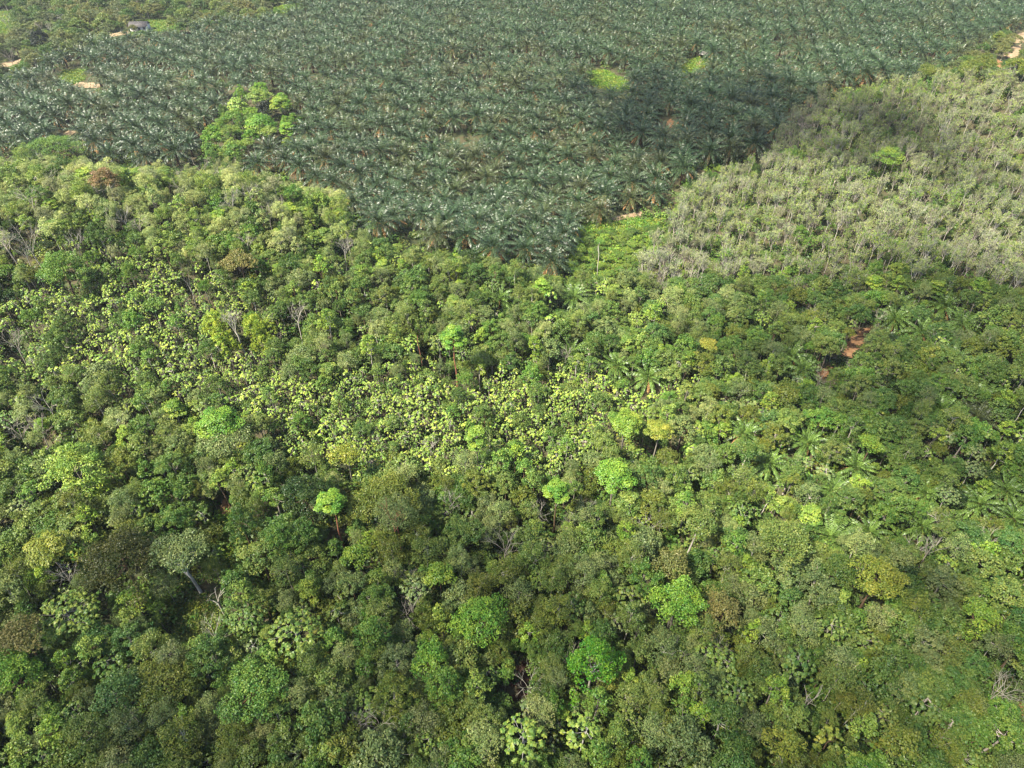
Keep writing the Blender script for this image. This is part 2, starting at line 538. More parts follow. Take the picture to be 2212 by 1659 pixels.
def rgba(c):
    return (float(c[0]), float(c[1]), float(c[2]), 1.0)


def tag(o, label=None, cat=None, group=None, kind=None):
    if label: o['label'] = label
    if cat: o['category'] = cat
    if group: o['group'] = group
    if kind: o['kind'] = kind


def make_thing(name, parts, loc, rz, sc, colours):
    """parts: [(part name, mesh)], colours: {part name: rgb}"""
    e = bpy.data.objects.new(name, None)
    e.empty_display_size = 0.5
    e.location = loc; e.rotation_euler = (0, 0, rz); e.scale = sc
    link(e)
    for pn, me in parts:
        o = bpy.data.objects.new(pn, me)
        o.color = rgba(colours.get(pn, (.1, .1, .1)))
        link(o, e)
    return e


def copy_thing(src, loc, rz, sc, colours):
    e = src.copy(); e.location = loc; e.rotation_euler = (0, 0, rz); e.scale = sc
    COL.objects.link(e)
    for ch in src.children:
        c = ch.copy(); c.parent = e
        c.color = rgba(colours.get(ch.name.split('.')[0], (.1, .1, .1)))
        COL.objects.link(c)
    return e


def jitter(c, amt=.1):
    c = np.asarray(c, float) * rng.uniform(1 - amt, 1 + amt) * (1 + rng.normal(size=3) * amt * .22)
    return np.clip(c, .004, .7)


# ------------------------------------------------------------------ regions of the view (2212 x 1659)
PALMS = [(-900, 160), (0, 160), (60, 128), (100, 110), (230, 80), (330, 60), (560, 34), (650, -5), (760, -500), (3600, -500), (3600, 40), (2212, 52), (2165, 62),
         (2135, 90), (2092, 114), (2066, 140), (2000, 146), (1850, 160), (1785, 190), (1710, 245), (1690, 285), (1655, 322), (1560, 342), (1500, 365), (1455, 410), (1440, 462), (1340, 468),
         (1262, 470), (1236, 500), (1222, 572), (1150, 560), (1050, 540), (930, 520), (800, 485), (748, 440), (735, 405), (640, 375), (520, 350), (330, 345), (190, 328), (100, 318), (-900, 320)]
ORCHARD = [(-900, -500), (760, -500), (650, -5), (560, 34), (330, 60), (230, 80), (100, 110), (60, 128), (0, 160), (-900, 160)]
BRUSH = [(2000, 148), (2066, 140), (2092, 114), (2135, 90), (2165, 62), (2212, 52), (3600, 40), (3600, 152), (2212, 150)]
COPSE = [(492, 220), (560, 203), (620, 222), (645, 275), (615, 305), (560, 300), (520, 325), (500, 345), (440, 340), (436, 290), (470, 268)]
GLADE_SHADE = [(1262, 158), (1300, 150), (1350, 172), (1362, 192), (1320, 196), (1280, 184)]
GLADE_SUN = [(1462, 162), (1470, 148), (1500, 128), (1518, 118), (1536, 124), (1520, 142), (1486, 160)]
GLADE_NW = [(132, 178), (135, 152), (178, 150), (180, 172), (160, 182)]
BUSHGLADE = [(1228, 585), (1232, 520), (1262, 482), (1300, 474), (1345, 472), (1420, 474), (1440, 500), (1395, 540), (1350, 590), (1290, 605)]
RUBBER = [(1655, 322), (1690, 285), (1710, 245), (1785, 190), (1850, 160), (2000, 146), (2212, 150), (3600, 152), (3600, 640), (2212, 625), (1950, 590), (1800, 600), (1620, 590), (1560, 610), (1400, 605),
          (1360, 590), (1395, 540), (1440, 500), (1430, 474), (1455, 410), (1500, 365), (1560, 342)]
LARGE1 = [(190, 520), (330, 530), (470, 590), (600, 660), (580, 740), (640, 795), (800, 800), (1000, 812), (1150, 800), (1480, 810), (1480, 850), (1200, 1000), (960, 1015), (640, 1000), (560, 925), (500, 870),
          (300, 835), (0, 815), (-900, 830), (-900, 640), (0, 640), (120, 600)]
PALEHILL = [(-900, 320), (100, 318), (190, 328), (330, 345), (520, 350), (640, 375), (735, 405), (748, 440), (800, 485), (700, 560), (560, 590), (330, 530), (190, 520), (120, 560), (-900, 560)]
WILDPALM = [(1480, 850), (1480, 760), (1560, 690), (1700, 650), (1900, 640), (2212, 640), (3600, 640), (3600, 1260), (2212, 1250), (1960, 1180), (1800, 1120), (1640, 1000), (1560, 930)]
TRACKS = [[(40, 180), (170, 174), (260, 160), (330, 168), (400, 188), (500, 190), (580, 180), (660, 174), (720, 180), (800, 180), (880, 168), (900, 146), (1000, 152), (1100, 142), (1200, 147), (1340, 162)],
          [(1680, 108), (1760, 106)], [(1685, 150), (1740, 150)], [(1920, 146), (2050, 142)], [(1290, 466), (1450, 468)], [(128, 290), (160, 282)], [(905, 330), (1000, 305), (1060, 300)]]
SOIL = [  # polygon, material key, name, label
    ([(1310, 474), (1350, 464), (1385, 458), (1392, 462), (1360, 472), (1325, 479)], 'sand', 'dirt_patch', None),
    ([(482, 1108), (478, 1092), (486, 1080), (494, 1092), (502, 1106), (494, 1112)], 'clay', 'dirt_patch', None),
    ([(1818, 770), (1830, 742), (1856, 712), (1884, 706), (1862, 744), (1838, 774)], 'clay', 'dirt_path', None),
    ([(1758, 818), (1772, 798), (1802, 786), (1796, 804), (1778, 820)], 'clay', 'dirt_path', None),
    ([(1102, 1478), (1112, 1440), (1140, 1430), (1150, 1460), (1134, 1484)], 'red', 'dirt_patch', None),
    ([(1106, 1512), (1120, 1490), (1142, 1492), (1130, 1516)], 'red', 'dirt_patch', None),
    ([(2186, 1528), (2202, 1516), (2230, 1520), (2234, 1560), (2200, 1552)], 'clay', 'dirt_patch', None),
    ([(160, 186), (168, 178), (206, 180), (222, 184), (216, 190), (176, 190)], 'sand', 'dirt_patch', None),
    ([(-30, 140), (16, 134), (60, 124), (66, 128), (20, 144), (-30, 152)], 'sand', 'dirt_path', None),
    ([(198, 76), (236, 74), (280, 66), (330, 60), (340, 64), (280, 74), (220, 84), (198, 84)], 'sand', 'dirt_path', None),
    ([(2134, 150), (2140, 134), (2156, 130), (2176, 140), (2170, 152)], 'clay', 'dirt_patch', None),
    ([(2176, 80), (2212, 70), (2260, 62), (2262, 82), (2212, 92), (2190, 94)], 'sand', 'dirt_patch', None),
    ([(2166, 120), (2178, 104), (2206, 96), (2204, 112), (2196, 136), (2184, 128)], 'sand', 'dirt_patch', None),
    ([(1500, 142), (1512, 128), (1520, 126), (1514, 138), (1504, 148)], 'sand', 'dirt_path', None),
    ([(136, 292), (150, 282), (166, 284), (150, 296)], 'sand', 'dirt_patch', None),
    ([(1438, 270), (1446, 256), (1456, 262), (1450, 278)], 'clay', 'dirt_patch', None),
]
VINES = [(446, 700), (470, 672), (500, 690), (540, 680), (580, 700), (572, 740), (520, 762), (470, 750)]
THICKET = [(1385, 560), (1400, 520), (1450, 490), (1500, 500), (1560, 560), (1565, 600), (1500, 612), (1420, 600)]
GREYEDGE = [(1655, 322), (1690, 285), (1710, 245), (1785, 195), (1800, 230), (1740, 290), (1700, 335)]
CLEARING = [(372, 1388), (390, 1300), (420, 1282), (470, 1300), (478, 1350), (450, 1392), (410, 1400)]
CLEARING2 = [(470, 1180), (474, 1100), (506, 1110), (520, 1200), (500, 1230)]
GRASS = [(CLEARING, 'ferny clearing'), (CLEARING2, 'strip'), (GLADE_SHADE, ''), (GLADE_SUN, ''), (GLADE_NW, ''), (BUSHGLADE, ''),
         ([(-60, 60), (-60, 30), (30, 24), (44, 40), (40, 76), (0, 82)], ''), ([(180, 96), (196, 80), (214, 78), (200, 96)], ''), ([(292, 62), (300, 44), (392, 44), (400, 58), (380, 64), (330, 68)], ''),
         ([(560, 22), (600, 14), (650, 8), (648, 20), (600, 32)], '')]


def region(u, v):
    for nm, poly in (('glade', GLADE_SHADE), ('glade', GLADE_SUN), ('glade', GLADE_NW), ('bush', BUSHGLADE), ('vines', VINES), ('thicket', THICKET), ('greyedge', GREYEDGE), ('copse', COPSE), ('palms', PALMS), ('orchard', ORCHARD), ('brush', BRUSH),
                     ('rubber', RUBBER), ('large', LARGE1), ('pale', PALEHILL), ('wild', WILDPALM)):
        if inside(poly, u, v):
            return nm
    return 'mid' if v < 985 else 'near'


# ------------------------------------------------------------------ landmark trees
# kind, u, v (crown centre), width, height in picture units, colour, total height, bark, label, short phrase used to place its neighbours, options
L = []


def lm(kind, u, v, w, h, col, T, bark, label, ref=None, **o):
    L.append(dict(kind=kind, u=u, v=v, w=w, h=h, col=col, T=T, bark=bark, label=label, ref=ref, o=o))


lm('spreading_tree', 982, 752, 66, 56, 'bright green', 17, 'red', 'tall bright green umbrella-crowned tree on a bare reddish trunk', 'the red-trunked umbrella tree')
lm('spreading_tree', 720, 1106, 78, 62, 'bright green', 15, 'red', 'bright green tree with flat crown on a long slim reddish trunk, beside a dark crown', 'the slim green umbrella tree')
lm('feathery_tree', 856, 1122, 92, 66, 'grey-green', 16, 'red', 'tall grey-green tree with a fine rounded crown on a straight reddish trunk', 'the grey-green red-trunked tree')
lm('spreading_tree', 1202, 1080, 70, 60, 'bright green', 15, 'brown', 'bright green small-crowned tree on a thin straight brown trunk in mid forest', 'the thin-trunked bright tree')
lm('spreading_tree', 478, 926, 114, 62, 'bright green', 13, 'grey', 'broad bright green flat-topped tree directly above a grey-green dome', 'the broad bright flat-topped tree')
lm('broadleaf_tree', 486, 966, 92, 50, 'grey-green', 11, 'grey', 'grey-green dome tree directly below the broad bright flat-topped crown')
lm('broadleaf_tree', 165, 1016, 112, 110, 'light green', 14, 'grey', 'largest light green rounded tree, a tall full crown near the left edge', 'the tall full light green tree')
lm('spreading_tree', 1326, 1040, 104, 74, 'bright green', 13, 'grey', 'wide bright green layered tree on its own below the yellowish layered pair', 'the wide layered bright tree')
lm('broadleaf_tree', 1462, 1310, 104, 90, 'bright green', 13, 'grey', 'bright green solid round tree beside an ochre-tinged crown', 'the bright round tree')
lm('broadleaf_tree', 1280, 1432, 110, 126, 'vivid green', 14, 'pale', 'most vivid green tree of all, ragged crown with a hanging lower lobe', 'the most vivid green tree')
lm('broadleaf_tree', 750, 1000, 58, 44, 'yellow-green', 12, 'grey', 'small yellow-green round tree above dark spreading crowns', 'the small yellow round tree')
lm('spreading_tree', 1030, 958, 62, 66, 'lime green', 13, 'grey', 'lime green tree of stacked leafy pads at the foot of the pale large-leaf stand', 'the lime tree of stacked pads')
lm('broadleaf_tree', 396, 1210, 106, 74, 'grey-green', 13, 'white', 'grey-green dome tree on two slanting white trunks above the ferny clearing', 'the twin white-trunked dome tree', twin=True)
lm('dead_tree', 466, 1290, 42, 40, 'pale bare', 9, 'white', 'forked white leafless snag with a broken top beside the ferny clearing', 'the forked white snag', n0=3, depth=1, wood=.16)
lm('broadleaf_tree', 264, 1226, 164, 128, 'dark olive', 14, 'brown', 'largest dark olive-brown dome tree, its crown darker than all round it', 'the largest dark olive dome')
lm('spreading_tree', 114, 1198, 110, 60, 'yellow-green', 12, 'grey', 'yellow-green spreading tree in layers left of the dark olive dome', 'the layered yellow tree')
lm('broadleaf_tree', 834, 1092, 126, 84, 'olive green', 13, 'brown', 'wide olive green dome tree just behind the grey-green tree on a red trunk', 'the wide olive dome')
lm('broadleaf_tree', 662, 1076, 104, 100, 'dark green', 12, 'brown', 'darkest green tree of the hillside, left of the slim green umbrella', 'the darkest green tree')
lm('broadleaf_tree', 292, 1300, 64, 78, 'lime green', 9, 'brown', 'small lime green tree on a thin stem in front of the dark olive dome', 'the small lime tree')
lm('broadleaf_tree', 62, 1392, 88, 58, 'ochre', 12, 'brown', 'ochre-crowned tree standing right behind a bright green one at the left edge', 'the ochre crown at the left edge')
lm('broadleaf_tree', 36, 1452, 96, 112, 'bright green', 12, 'brown', 'bright green tree at the left edge in front of the ochre crown')
lm('broadleaf_tree', 1698, 1612, 72, 92, 'yellow-green', 11, 'brown', 'olive-yellow egg-shaped tree at the bottom edge with a dense smooth crown', 'the egg-shaped yellow tree')
lm('large_leaf_tree', 1790, 1598, 72, 74, 'yellow-green', 10, 'brown', 'yellow-green spiky tree at the bottom edge next to the egg-shaped one', 'the spiky yellow tree')
lm('broadleaf_tree', 1940, 1604, 60, 90, 'olive green', 12, 'brown', 'olive green tall narrow tree at the bottom edge', 'the narrow olive tree')
lm('broadleaf_tree', 1892, 1258, 96, 88, 'yellow-green', 13, 'brown', 'large yellow-green dome tree above a pale one, in the lower right forest', 'the large yellow-green dome')
lm('broadleaf_tree', 2112, 1338, 72, 84, 'lime green', 12, 'brown', 'lime green ragged tree standing alone towards the right edge', 'the ragged lime tree')
lm('spreading_tree', 1350, 930, 84, 56, 'lime green', 13, 'grey', 'upper one of two yellowish layered trees side by side', 'the yellowish layered pair')
lm('spreading_tree', 1420, 946, 72, 46, 'yellow-green', 13, 'grey', 'right-hand one of the two yellowish layered trees, flatter and yellower')
lm('broadleaf_tree', 1874, 974, 42, 34, 'lime green', 10, 'brown', 'small glowing lime tree among dark crowns on the right', 'the small glowing lime tree')
lm('broadleaf_tree', 1525, 763, 30, 8, 'butter yellow', 11, 'brown', 'tree with a flat butter-yellow crown like a patch of blossom', 'the butter-yellow crown')
lm('broadleaf_tree', 1612, 986, 54, 44, 'deep green', 11, 'pale', 'deep green ball-shaped tree on a white forked trunk', 'the deep green ball tree')
lm('dead_tree', 510, 706, 34, 66, 'pale bare', 13, 'white', 'pale leafless tree rising from a patch of lime vines', 'the bare tree among vines', wood=.13)
lm('dead_tree', 1090, 1186, 56, 56, 'bare grey', 10, 'pale', 'grey leafless many-twigged tree below the thin-trunked bright tree', 'the twiggy bare tree')
lm('dead_tree', 884, 1318, 40, 50, 'bare grey', 9, 'pale', 'small grey leafless tree over low green shrubs in the near forest', 'the small bare tree')
lm('dead_tree', 60, 520, 90, 90, 'pale bare', 13, 'pale', 'pair of long pale leafless limbs leaning out near the left edge', 'the leaning bare limbs')
lm('dead_tree', 1030, 300, 1, 1, 'bare grey', 1, 'pale', '', None) if False else None
lm('broadleaf_tree', 232, 400, 54, 46, 'rust brown', 12, 'pale', 'rust-brown tree on the pale hillside below the palms', 'the rust-brown tree')
lm('dead_tree', 432, 366, 62, 36, 'bare grey', 11, 'pale', 'brownish twiggy leafless tree at the crest of the pale hillside', 'the brown twiggy tree')
lm('broadleaf_tree', 520, 580, 64, 40, 'ochre', 11, 'brown', 'ochre-tinted round tree above the lime vines', 'the ochre tree by the vines')
lm('broadleaf_tree', 135, 590, 90, 72, 'fresh green', 12, 'brown', 'fresh green solid tree on the left between the two pale stands', 'the solid fresh green tree')
lm('spreading_tree', 1918, 350, 74, 42, 'lime green', 15, 'grey', 'lime green spreading tree standing out among the grey rubber trees', 'the lime tree among rubber trees')
lm('broadleaf_tree', 1450, 1232, 70, 60, 'brownish green', 12, 'brown', 'brownish round tree right above the bright round tree by the ochre crown', 'the brownish round tree')
lm('broadleaf_tree', 1556, 1330, 90, 80, 'ochre', 11, 'brown', 'ochre-green mixed crown just right of the bright round tree', 'the ochre-green crown')
lm('broadleaf_tree', 950, 1250, 54, 50, 'lime green', 10, 'brown', 'lime green airy tree on a thin stem in the near forest', 'the airy lime tree')
lm('broadleaf_tree', 772, 1212, 54, 48, 'lime green', 10, 'brown', 'lime green tree right of the slim green umbrella tree base', 'the lime tree by the red trunks')
lm('broadleaf_tree', 802, 1380, 66, 64, 'fresh green', 11, 'brown', 'fresh green round tree in the near forest beside a pale large-leaf tree', 'the fresh green round tree')
lm('broadleaf_tree', 930, 1432, 74, 66, 'bright green', 11, 'brown', 'bright green tree over a bare shadowed gap, towards the bottom middle', 'the bright tree over the gap')
lm('broadleaf_tree', 1040, 1344, 108, 100, 'bright green', 12, 'brown', 'bright green tree with two lobes above the red soil gap', 'the two-lobed bright tree')
lm('large_leaf_tree', 640, 1370, 128, 110, 'soft green', 12, 'pale', 'big soft green tree of large leaf clusters on slanting pale trunks', 'the big large-leaf tree', nros=70)
lm('large_leaf_tree', 150, 1330, 150, 90, 'soft green', 11, 'pale', 'big soft green large-leaf tree left of the small lime tree', 'the wide large-leaf tree', nros=70)
lm('large_leaf_tree', 1130, 1600, 110, 80, 'pale green', 11, 'white', 'big pale green large-leaf tree with white trunk at the bottom edge', 'the white-trunked large-leaf tree', nros=56)
lm('large_leaf_tree', 1260, 1580, 96, 90, 'pale green', 11, 'white', 'pale large-leaf tree with drooping clusters below the most vivid green tree', 'the drooping large-leaf tree', nros=52)
lm('broadleaf_tree', 560, 1500, 130, 84, 'fresh green', 12, 'red', 'fresh green open tree on a slim reddish trunk near the bottom left', 'the open green tree')
lm('broadleaf_tree', 350, 1490, 120, 70, 'olive green', 10, 'brown', 'olive-yellow low wide tree near the bottom left', 'the low olive tree')
lm('broadleaf_tree', 260, 1510, 100, 90, 'blue-green', 12, 'pale', 'blue-green tree whose white forked limb shows through the crown, bottom left', 'the blue-green tree')
lm('broadleaf_tree', 1500, 1140, 80, 66, 'muted green', 13, 'pale', 'muted green tree on a tall leaning pale trunk over a dark hollow', 'the tree over the dark hollow')
lm('broadleaf_tree', 1690, 1180, 110, 90, 'muted green', 13, 'brown', 'muted yellow-green big dome tree at the edge of the wild palms', 'the big muted dome')
lm('broadleaf_tree', 1560, 1560, 70, 90, 'deep green', 12, 'pale', 'deep green upright tree in the bottom right quarter with a pale stem', 'the deep green upright tree')
lm('dead_tree', 1745, 1500, 40, 60, 'bare grey', 12, 'pale', 'grey forked leafless trunk standing over the bottom right forest', 'the grey forked trunk', n0=3, depth=1, wood=.12)
lm('dead_tree', 2165, 1490, 50, 60, 'pale bare', 9, 'pale', 'leaning pale leafless tree above the bare soil at the right edge', 'the leaning pale dead tree')
lm('dead_tree', 780, 1570, 60, 50, 'bare grey', 9, 'pale', 'grey tangle of leafless twigs near the bottom edge', 'the grey twig tangle')
lm('dead_tree', 40, 935, 50, 50, 'bare grey', 11, 'pale', 'pinkish-grey leafless tree at the left edge above the tall light green tree', 'the pinkish bare tree')
lm('dead_tree', 100, 880, 60, 46, 'pale bare', 11, 'pale', 'whitish leafless crown left of the broad bright flat-topped tree', 'the whitish bare crown')
lm('dead_tree', 30, 745, 60, 60, 'bare grey', 11, 'grey', 'grey leafless tree with splayed limbs at the left edge of the large-leaf stand', 'the splayed bare tree')
lm('dead_tree', 405, 610, 16, 60, 'pale bare', 12, 'white', 'thin white leafless stem rising out of the pale large-leaf stand', 'the thin white stem', n0=2, depth=1, wood=.07)
lm('dead_tree', 1295, 545, 8, 76, 'pale bare', 13, 'white', 'tall thin white bare trunk standing in the bushy glade', 'the white pole trunk', n0=2, depth=0, wood=.09)
lm('dead_tree', 907, 742, 8, 50, 'bare grey', 12, 'red', 'thin reddish branchless trunk left of the red-trunked umbrella tree', 'the thin red trunk', n0=1, depth=0, wood=.09)
lm('dead_tree', 2010, 1190, 34, 40, 'bare grey', 9, 'pale', 'small pale leafless tree below the wild palms on the right', 'the bare tree under wild palms')
lm('dead_tree', 640, 690, 50, 50, 'pale bare', 12, 'pale', 'pale twiggy half-bare tree to the right of the lime vines', 'the half-bare tree')
lm('dead_tree', 740, 540, 34, 44, 'pale bare', 12, 'white', 'white leafless tree against a dark gap just below the palms', 'the white tree at the palm edge')
lm('dead_tree', 8, 40, 30, 70, 'pale bare', 13, 'pale', 'pale leafless tree by the grass at the top left corner', 'the corner bare tree')
lm('dead_tree', 20, 118, 40, 44, 'bare grey', 9, 'pale', 'low pale leafless tree beside the sandy track at the left edge', 'the bare tree by the track')
lm('broadleaf_tree', 578, 240, 38, 30, 'charcoal green', 11, 'brown', 'almost black small round tree inside the bright copse between the palms', 'the black tree in the copse')
lm('broadleaf_tree', 85, 82, 38, 34, 'charcoal green', 10, 'brown', 'dark round bushy tree at the edge of the orchard and the palms', 'the dark orchard tree')
lm('orchard_tree', 392, 62, 22, 24, 'deep green', 9, 'brown', 'deep green tree just right of the white house', None)
lm('broadleaf_tree', 110, 325, 120, 40, 'fresh green', 11, 'brown', 'fresh green leafy crown at the top of the pale hillside, against the palms', 'the hill-crest crown')
lm('spreading_tree', 560, 215, 60, 26, 'soft green', 12, 'grey', 'soft green tree at the top of the copse between the palms', None)
lm('spreading_tree', 605, 232, 56, 28, 'lime green', 12, 'grey', 'lime green tree right of the black round tree in the copse', None)
lm('large_leaf_tree', 512, 228, 50, 36, 'pale green', 11, 'pale', 'pale large-leaf tree at the left end of the copse between palms', None, nros=34)
lm('spreading_tree', 560, 272, 80, 40, 'bright green', 11, 'grey', 'bright green spreading tree in the middle of the copse between palms', 'the bright copse')
lm('spreading_tree', 620, 280, 44, 30, 'bright green', 9, 'grey', 'bright green small tree at the right end of the copse', None)
lm('broadleaf_tree', 462, 292, 50, 36, 'bright green', 8, 'brown', 'bright green leafy tree at the lower left end of the copse', None)
lm('broadleaf_tree', 455, 322, 40, 30, 'fresh green', 6, 'brown', 'fresh green low tree at the foot of the copse among palms', None)
lm('oil_palm', 1605, 938, 66, 60, 'wild palm green', 6, 'brown', 'wild oil palm with a skirt of dead brown fronds above the deep green ball tree', 'the brown-skirted wild palm', skirt=1)
for (u_, v_, lab_) in [(1738, 800, 'wild oil palm in dark shade left of the dirt path'), (1712, 770, 'wild oil palm with a reddish dead heart left of the dirt path'), (1850, 1010, 'wild oil palm left of a small glowing lime tree'),
                       (2000, 1066, 'wild oil palm standing in a dark hollow on the right'), (2112, 1088, 'wild oil palm with a brown-stained base, right of the dark hollow'), (1990, 1136, 'wild oil palm just below the one in the dark hollow'),
                       (2178, 1060, 'tall wild oil palm with drooping fronds at the right edge'), (2190, 1120, 'wild oil palm with yellowing fronds at the right edge'), (1878, 1150, 'wild oil palm above the large yellow-green dome'),
                       (1745, 955, 'sunlit wild oil palm on the edge of the forest glade'), (1660, 1000, 'wild oil palm right beside the deep green ball tree'), (1080, 645, 'single dark oil palm amid mid green crowns in the centre'),
                       (1232, 760, 'oil palm half hidden right of the red-trunked umbrella tree'), (1330, 790, 'young oil palm in the sunny thicket above the yellowish pair'), (1935, 690, 'yellowish young oil palm beyond the dirt path'),
                       (2040, 660, 'dark oil palm below the grey rubber trees'), (1240, 640, 'oil palm under the bushy glade with rusty fronds'), (1800, 1060, 'wild oil palm below the sunlit one at the forest glade'),
                       (2080, 700, 'dark oil palm far right below the rubber trees'), (1400, 815, 'oil palm lit yellow-green in the sunny thicket'), (1990, 720, 'olive oil palm on the knoll beyond the dirt path')]:
    lm('oil_palm', u_, v_, 62, 54, 'wild palm green', 4.5, 'brown', lab_, None)
lm('fern_plant', 356, 1293, 26, 22, 'lime green', 1.6, 'brown', 'lime green strap-leaved rosette plant, upper of two in the ferny clearing', None)
lm('fern_plant', 336, 1352, 28, 22, 'lime green', 1.6, 'brown', 'lime green strap-leaved rosette plant, lower of two in the ferny clearing', None)
L = [q for q in L if q]

CATS = {'round_tree': 'tree', 'parasol_tree': 'tree', 'spreading_tree': 'tree', 'broadleaf_tree': 'tree', 'feathery_tree': 'tree', 'large_leaf_tree': 'tree', 'dead_tree': 'dead tree', 'oil_palm': 'oil palm', 'rubber_tree': 'rubber tree',
        'orchard_tree': 'fruit tree', 'slender_tree': 'sapling', 'bushy_tree': 'bushy tree', 'fern_plant': 'plant'}
KINDWORD = {'round_tree': 'round-crowned tree', 'parasol_tree': 'big-leaved tree', 'spreading_tree': 'spreading tree', 'broadleaf_tree': 'flat-crowned tree', 'feathery_tree': 'feathery tree', 'large_leaf_tree': 'large-leaf tree', 'dead_tree': 'leafless tree', 'oil_palm': 'oil palm',
            'rubber_tree': 'rubber tree', 'orchard_tree': 'orchard tree', 'slender_tree': 'slender tree', 'bushy_tree': 'low bushy tree'}
GROUPS = {'round_tree': 'round-crowned trees of the forest', 'parasol_tree': 'big-leaved spreading trees of the forest', 'spreading_tree': 'spreading trees of the forest', 'broadleaf_tree': 'flat-crowned broadleaf trees of the forest', 'feathery_tree': 'feathery trees of the forest', 'large_leaf_tree': 'large-leaf trees of the forest',
          'dead_tree': 'leafless trees', 'oil_palm': 'oil palms', 'rubber_tree': 'rubber trees of the plantation', 'orchard_tree': 'orchard trees by the house', 'slender_tree': 'slender saplings of the forest',
          'bushy_tree': 'low bushy trees of the forest', 'fern_plant': 'rosette plants of the clearing'}

taken = []          # x, y, r of everything that stands
refs = []           # u, v, phrase
lm_geo = []


def build_landmark(q, i):
    k, o = q['kind'], q['o']
    T = q['T']
    x, y, dep = unproject(q['u'], q['v'], T * .72 if k not in ('dead_tree',) else T * .68)
    px = dep / FD
    R = q['w'] * .5 * px
    dpr = math.atan2(CAM[2] - T * .7, y)
    H = (q['h'] * px - 2 * R * math.sin(dpr) * .72) / math.cos(dpr)
    H = float(np.clip(H, .45 * R, 2.2 * R))
    H = min(H, T * .85)
    seed = 1000 + i
    bark = alb(BARK[q['bark']], 2.2)
    leaf_c = alb(PAL[q['col']])
    parts = []
    if k == 'broadleaf_tree' or k == 'orchard_tree':
        ncl = int(np.clip(R * R * 5.0, 24, 120))
        w, a = dome(R * .95, H, T, seed, leaf=.28 if y < 230 else .45, ncl=ncl, nl=int(58 if y < 230 else 34), pad=.6 + .05 * R, rough=.09, twin=o.get('twin', False), lobes=int(o.get('lobes', 5 if R > 2.6 else 4)))
    elif k == 'spreading_tree':
        w, a = layered(R * .9, max(H, .55 * R), T, seed, leaf=.30 if y < 230 else .45, pads=8, nl=int(np.clip(18 * R * R, 60, 180)))
    elif k == 'feathery_tree':
        w, a = feathery(R * .95, max(H, .9 * R), T, seed, leaf=.22, ntuft=70, nl=70, twigs=8, wood=.1)
    elif k == 'large_leaf_tree':
        w, a = rosette(R * .95, max(H, .6 * R), T, seed, nros=int(np.clip(R * R * 8, 40, 230)), leaf=.5 if y < 200 else .8, per=9, trunkr=.13, rsz=.32)
    elif k == 'dead_tree':
        Hd = max(q['h'] * px / math.cos(dpr) * .75, R)
        if o.get('depth', 3) == 0:
            Hd = .25 * T
        w, a = bare(R, min(Hd, T * .8), T, seed, wood=o.get('wood', .09), depth=o.get('depth', 3), n0=o.get('n0', 6))
    elif k == 'oil_palm':
        w, a, d = palm(T - 1.2, seed, L=R * 1.05 + 1.2, ndry=16 if o.get('skirt') else 5, nf=34)
    elif k == 'fern_plant':
        w, a, d = palm(.5, seed, nf=26, L=max(R * 1.3, 1.6), stations=9, lw=.3, ndry=0, e_low=5)
    x0, y0 = x, y
    name = k
    wn = 'trunk'
    if k == 'dead_tree':
        wood = mesh('dead_tree', *w, mat=M_BARK)
        ob = bpy.data.objects.new(k, wood); ob.location = (x0, y0, float(ground(x0, y0)))
        ob.color = rgba(alb(PAL[q['col']] if q['bark'] != 'red' else BARK['red'], 2.2)); link(ob)
    else:
        parts.append((wn, mesh('trunk', *w, mat=M_BARK)))
        parts.append(('crown', mesh('crown', *a, mat=M_PALM if k in ('oil_palm',) else M_LEAF)))
        if k == 'oil_palm' and len(d[0]):
            parts.append(('dry_fronds', mesh('dry_fronds', *d, mat=M_DRY)))
        ob = make_thing(name, parts, (x0, y0, float(ground(x0, y0))), 0, (1, 1, 1), {'trunk': bark if k != 'oil_palm' else alb((110, 88, 66)), 'crown': leaf_c})
    tag(ob, q['label'], CATS[k], GROUPS.get(k))
    taken.append((x0, y0, max(R * .8, .6) if k not in ('dead_tree', 'fern_plant') else .8))
    if q['ref']:
        refs.append((q['u'], q['v'], q['ref']))
    q['xy'] = (x0, y0)


for i, q in enumerate(L):
    build_landmark(q, i)

for u_, v_, ph_ in [(1350, 468, 'the sandy track by the palms'), (492, 1098, 'the small clay patch'), (1848, 738, 'the orange dirt path'), (1128, 1462, 'the red soil gap'), (2206, 1540, 'the bare soil at the edge'),
                    (1310, 176, 'the shaded grass glade'), (1495, 142, 'the sunlit grass glade'), (156, 166, 'the square grass glade'), (2150, 142, 'the clay bank'), (300, 54, 'the white house'), (2200, 80, 'the sandy road bend'),
                    (425, 1340, 'the ferny clearing'), (1222, 575, 'the southern tip of the palms'), (1518, 118, 'the tin-roofed hut'), (1700, 250, 'the palm and rubber corner'), (2212, 420, 'the far right edge')]:
    refs.append((u_, v_, ph_))

# ------------------------------------------------------------------ variants
VAR = {}


def variants(kind, n, fn):
    VAR[kind] = [fn(i) for i in range(n)]


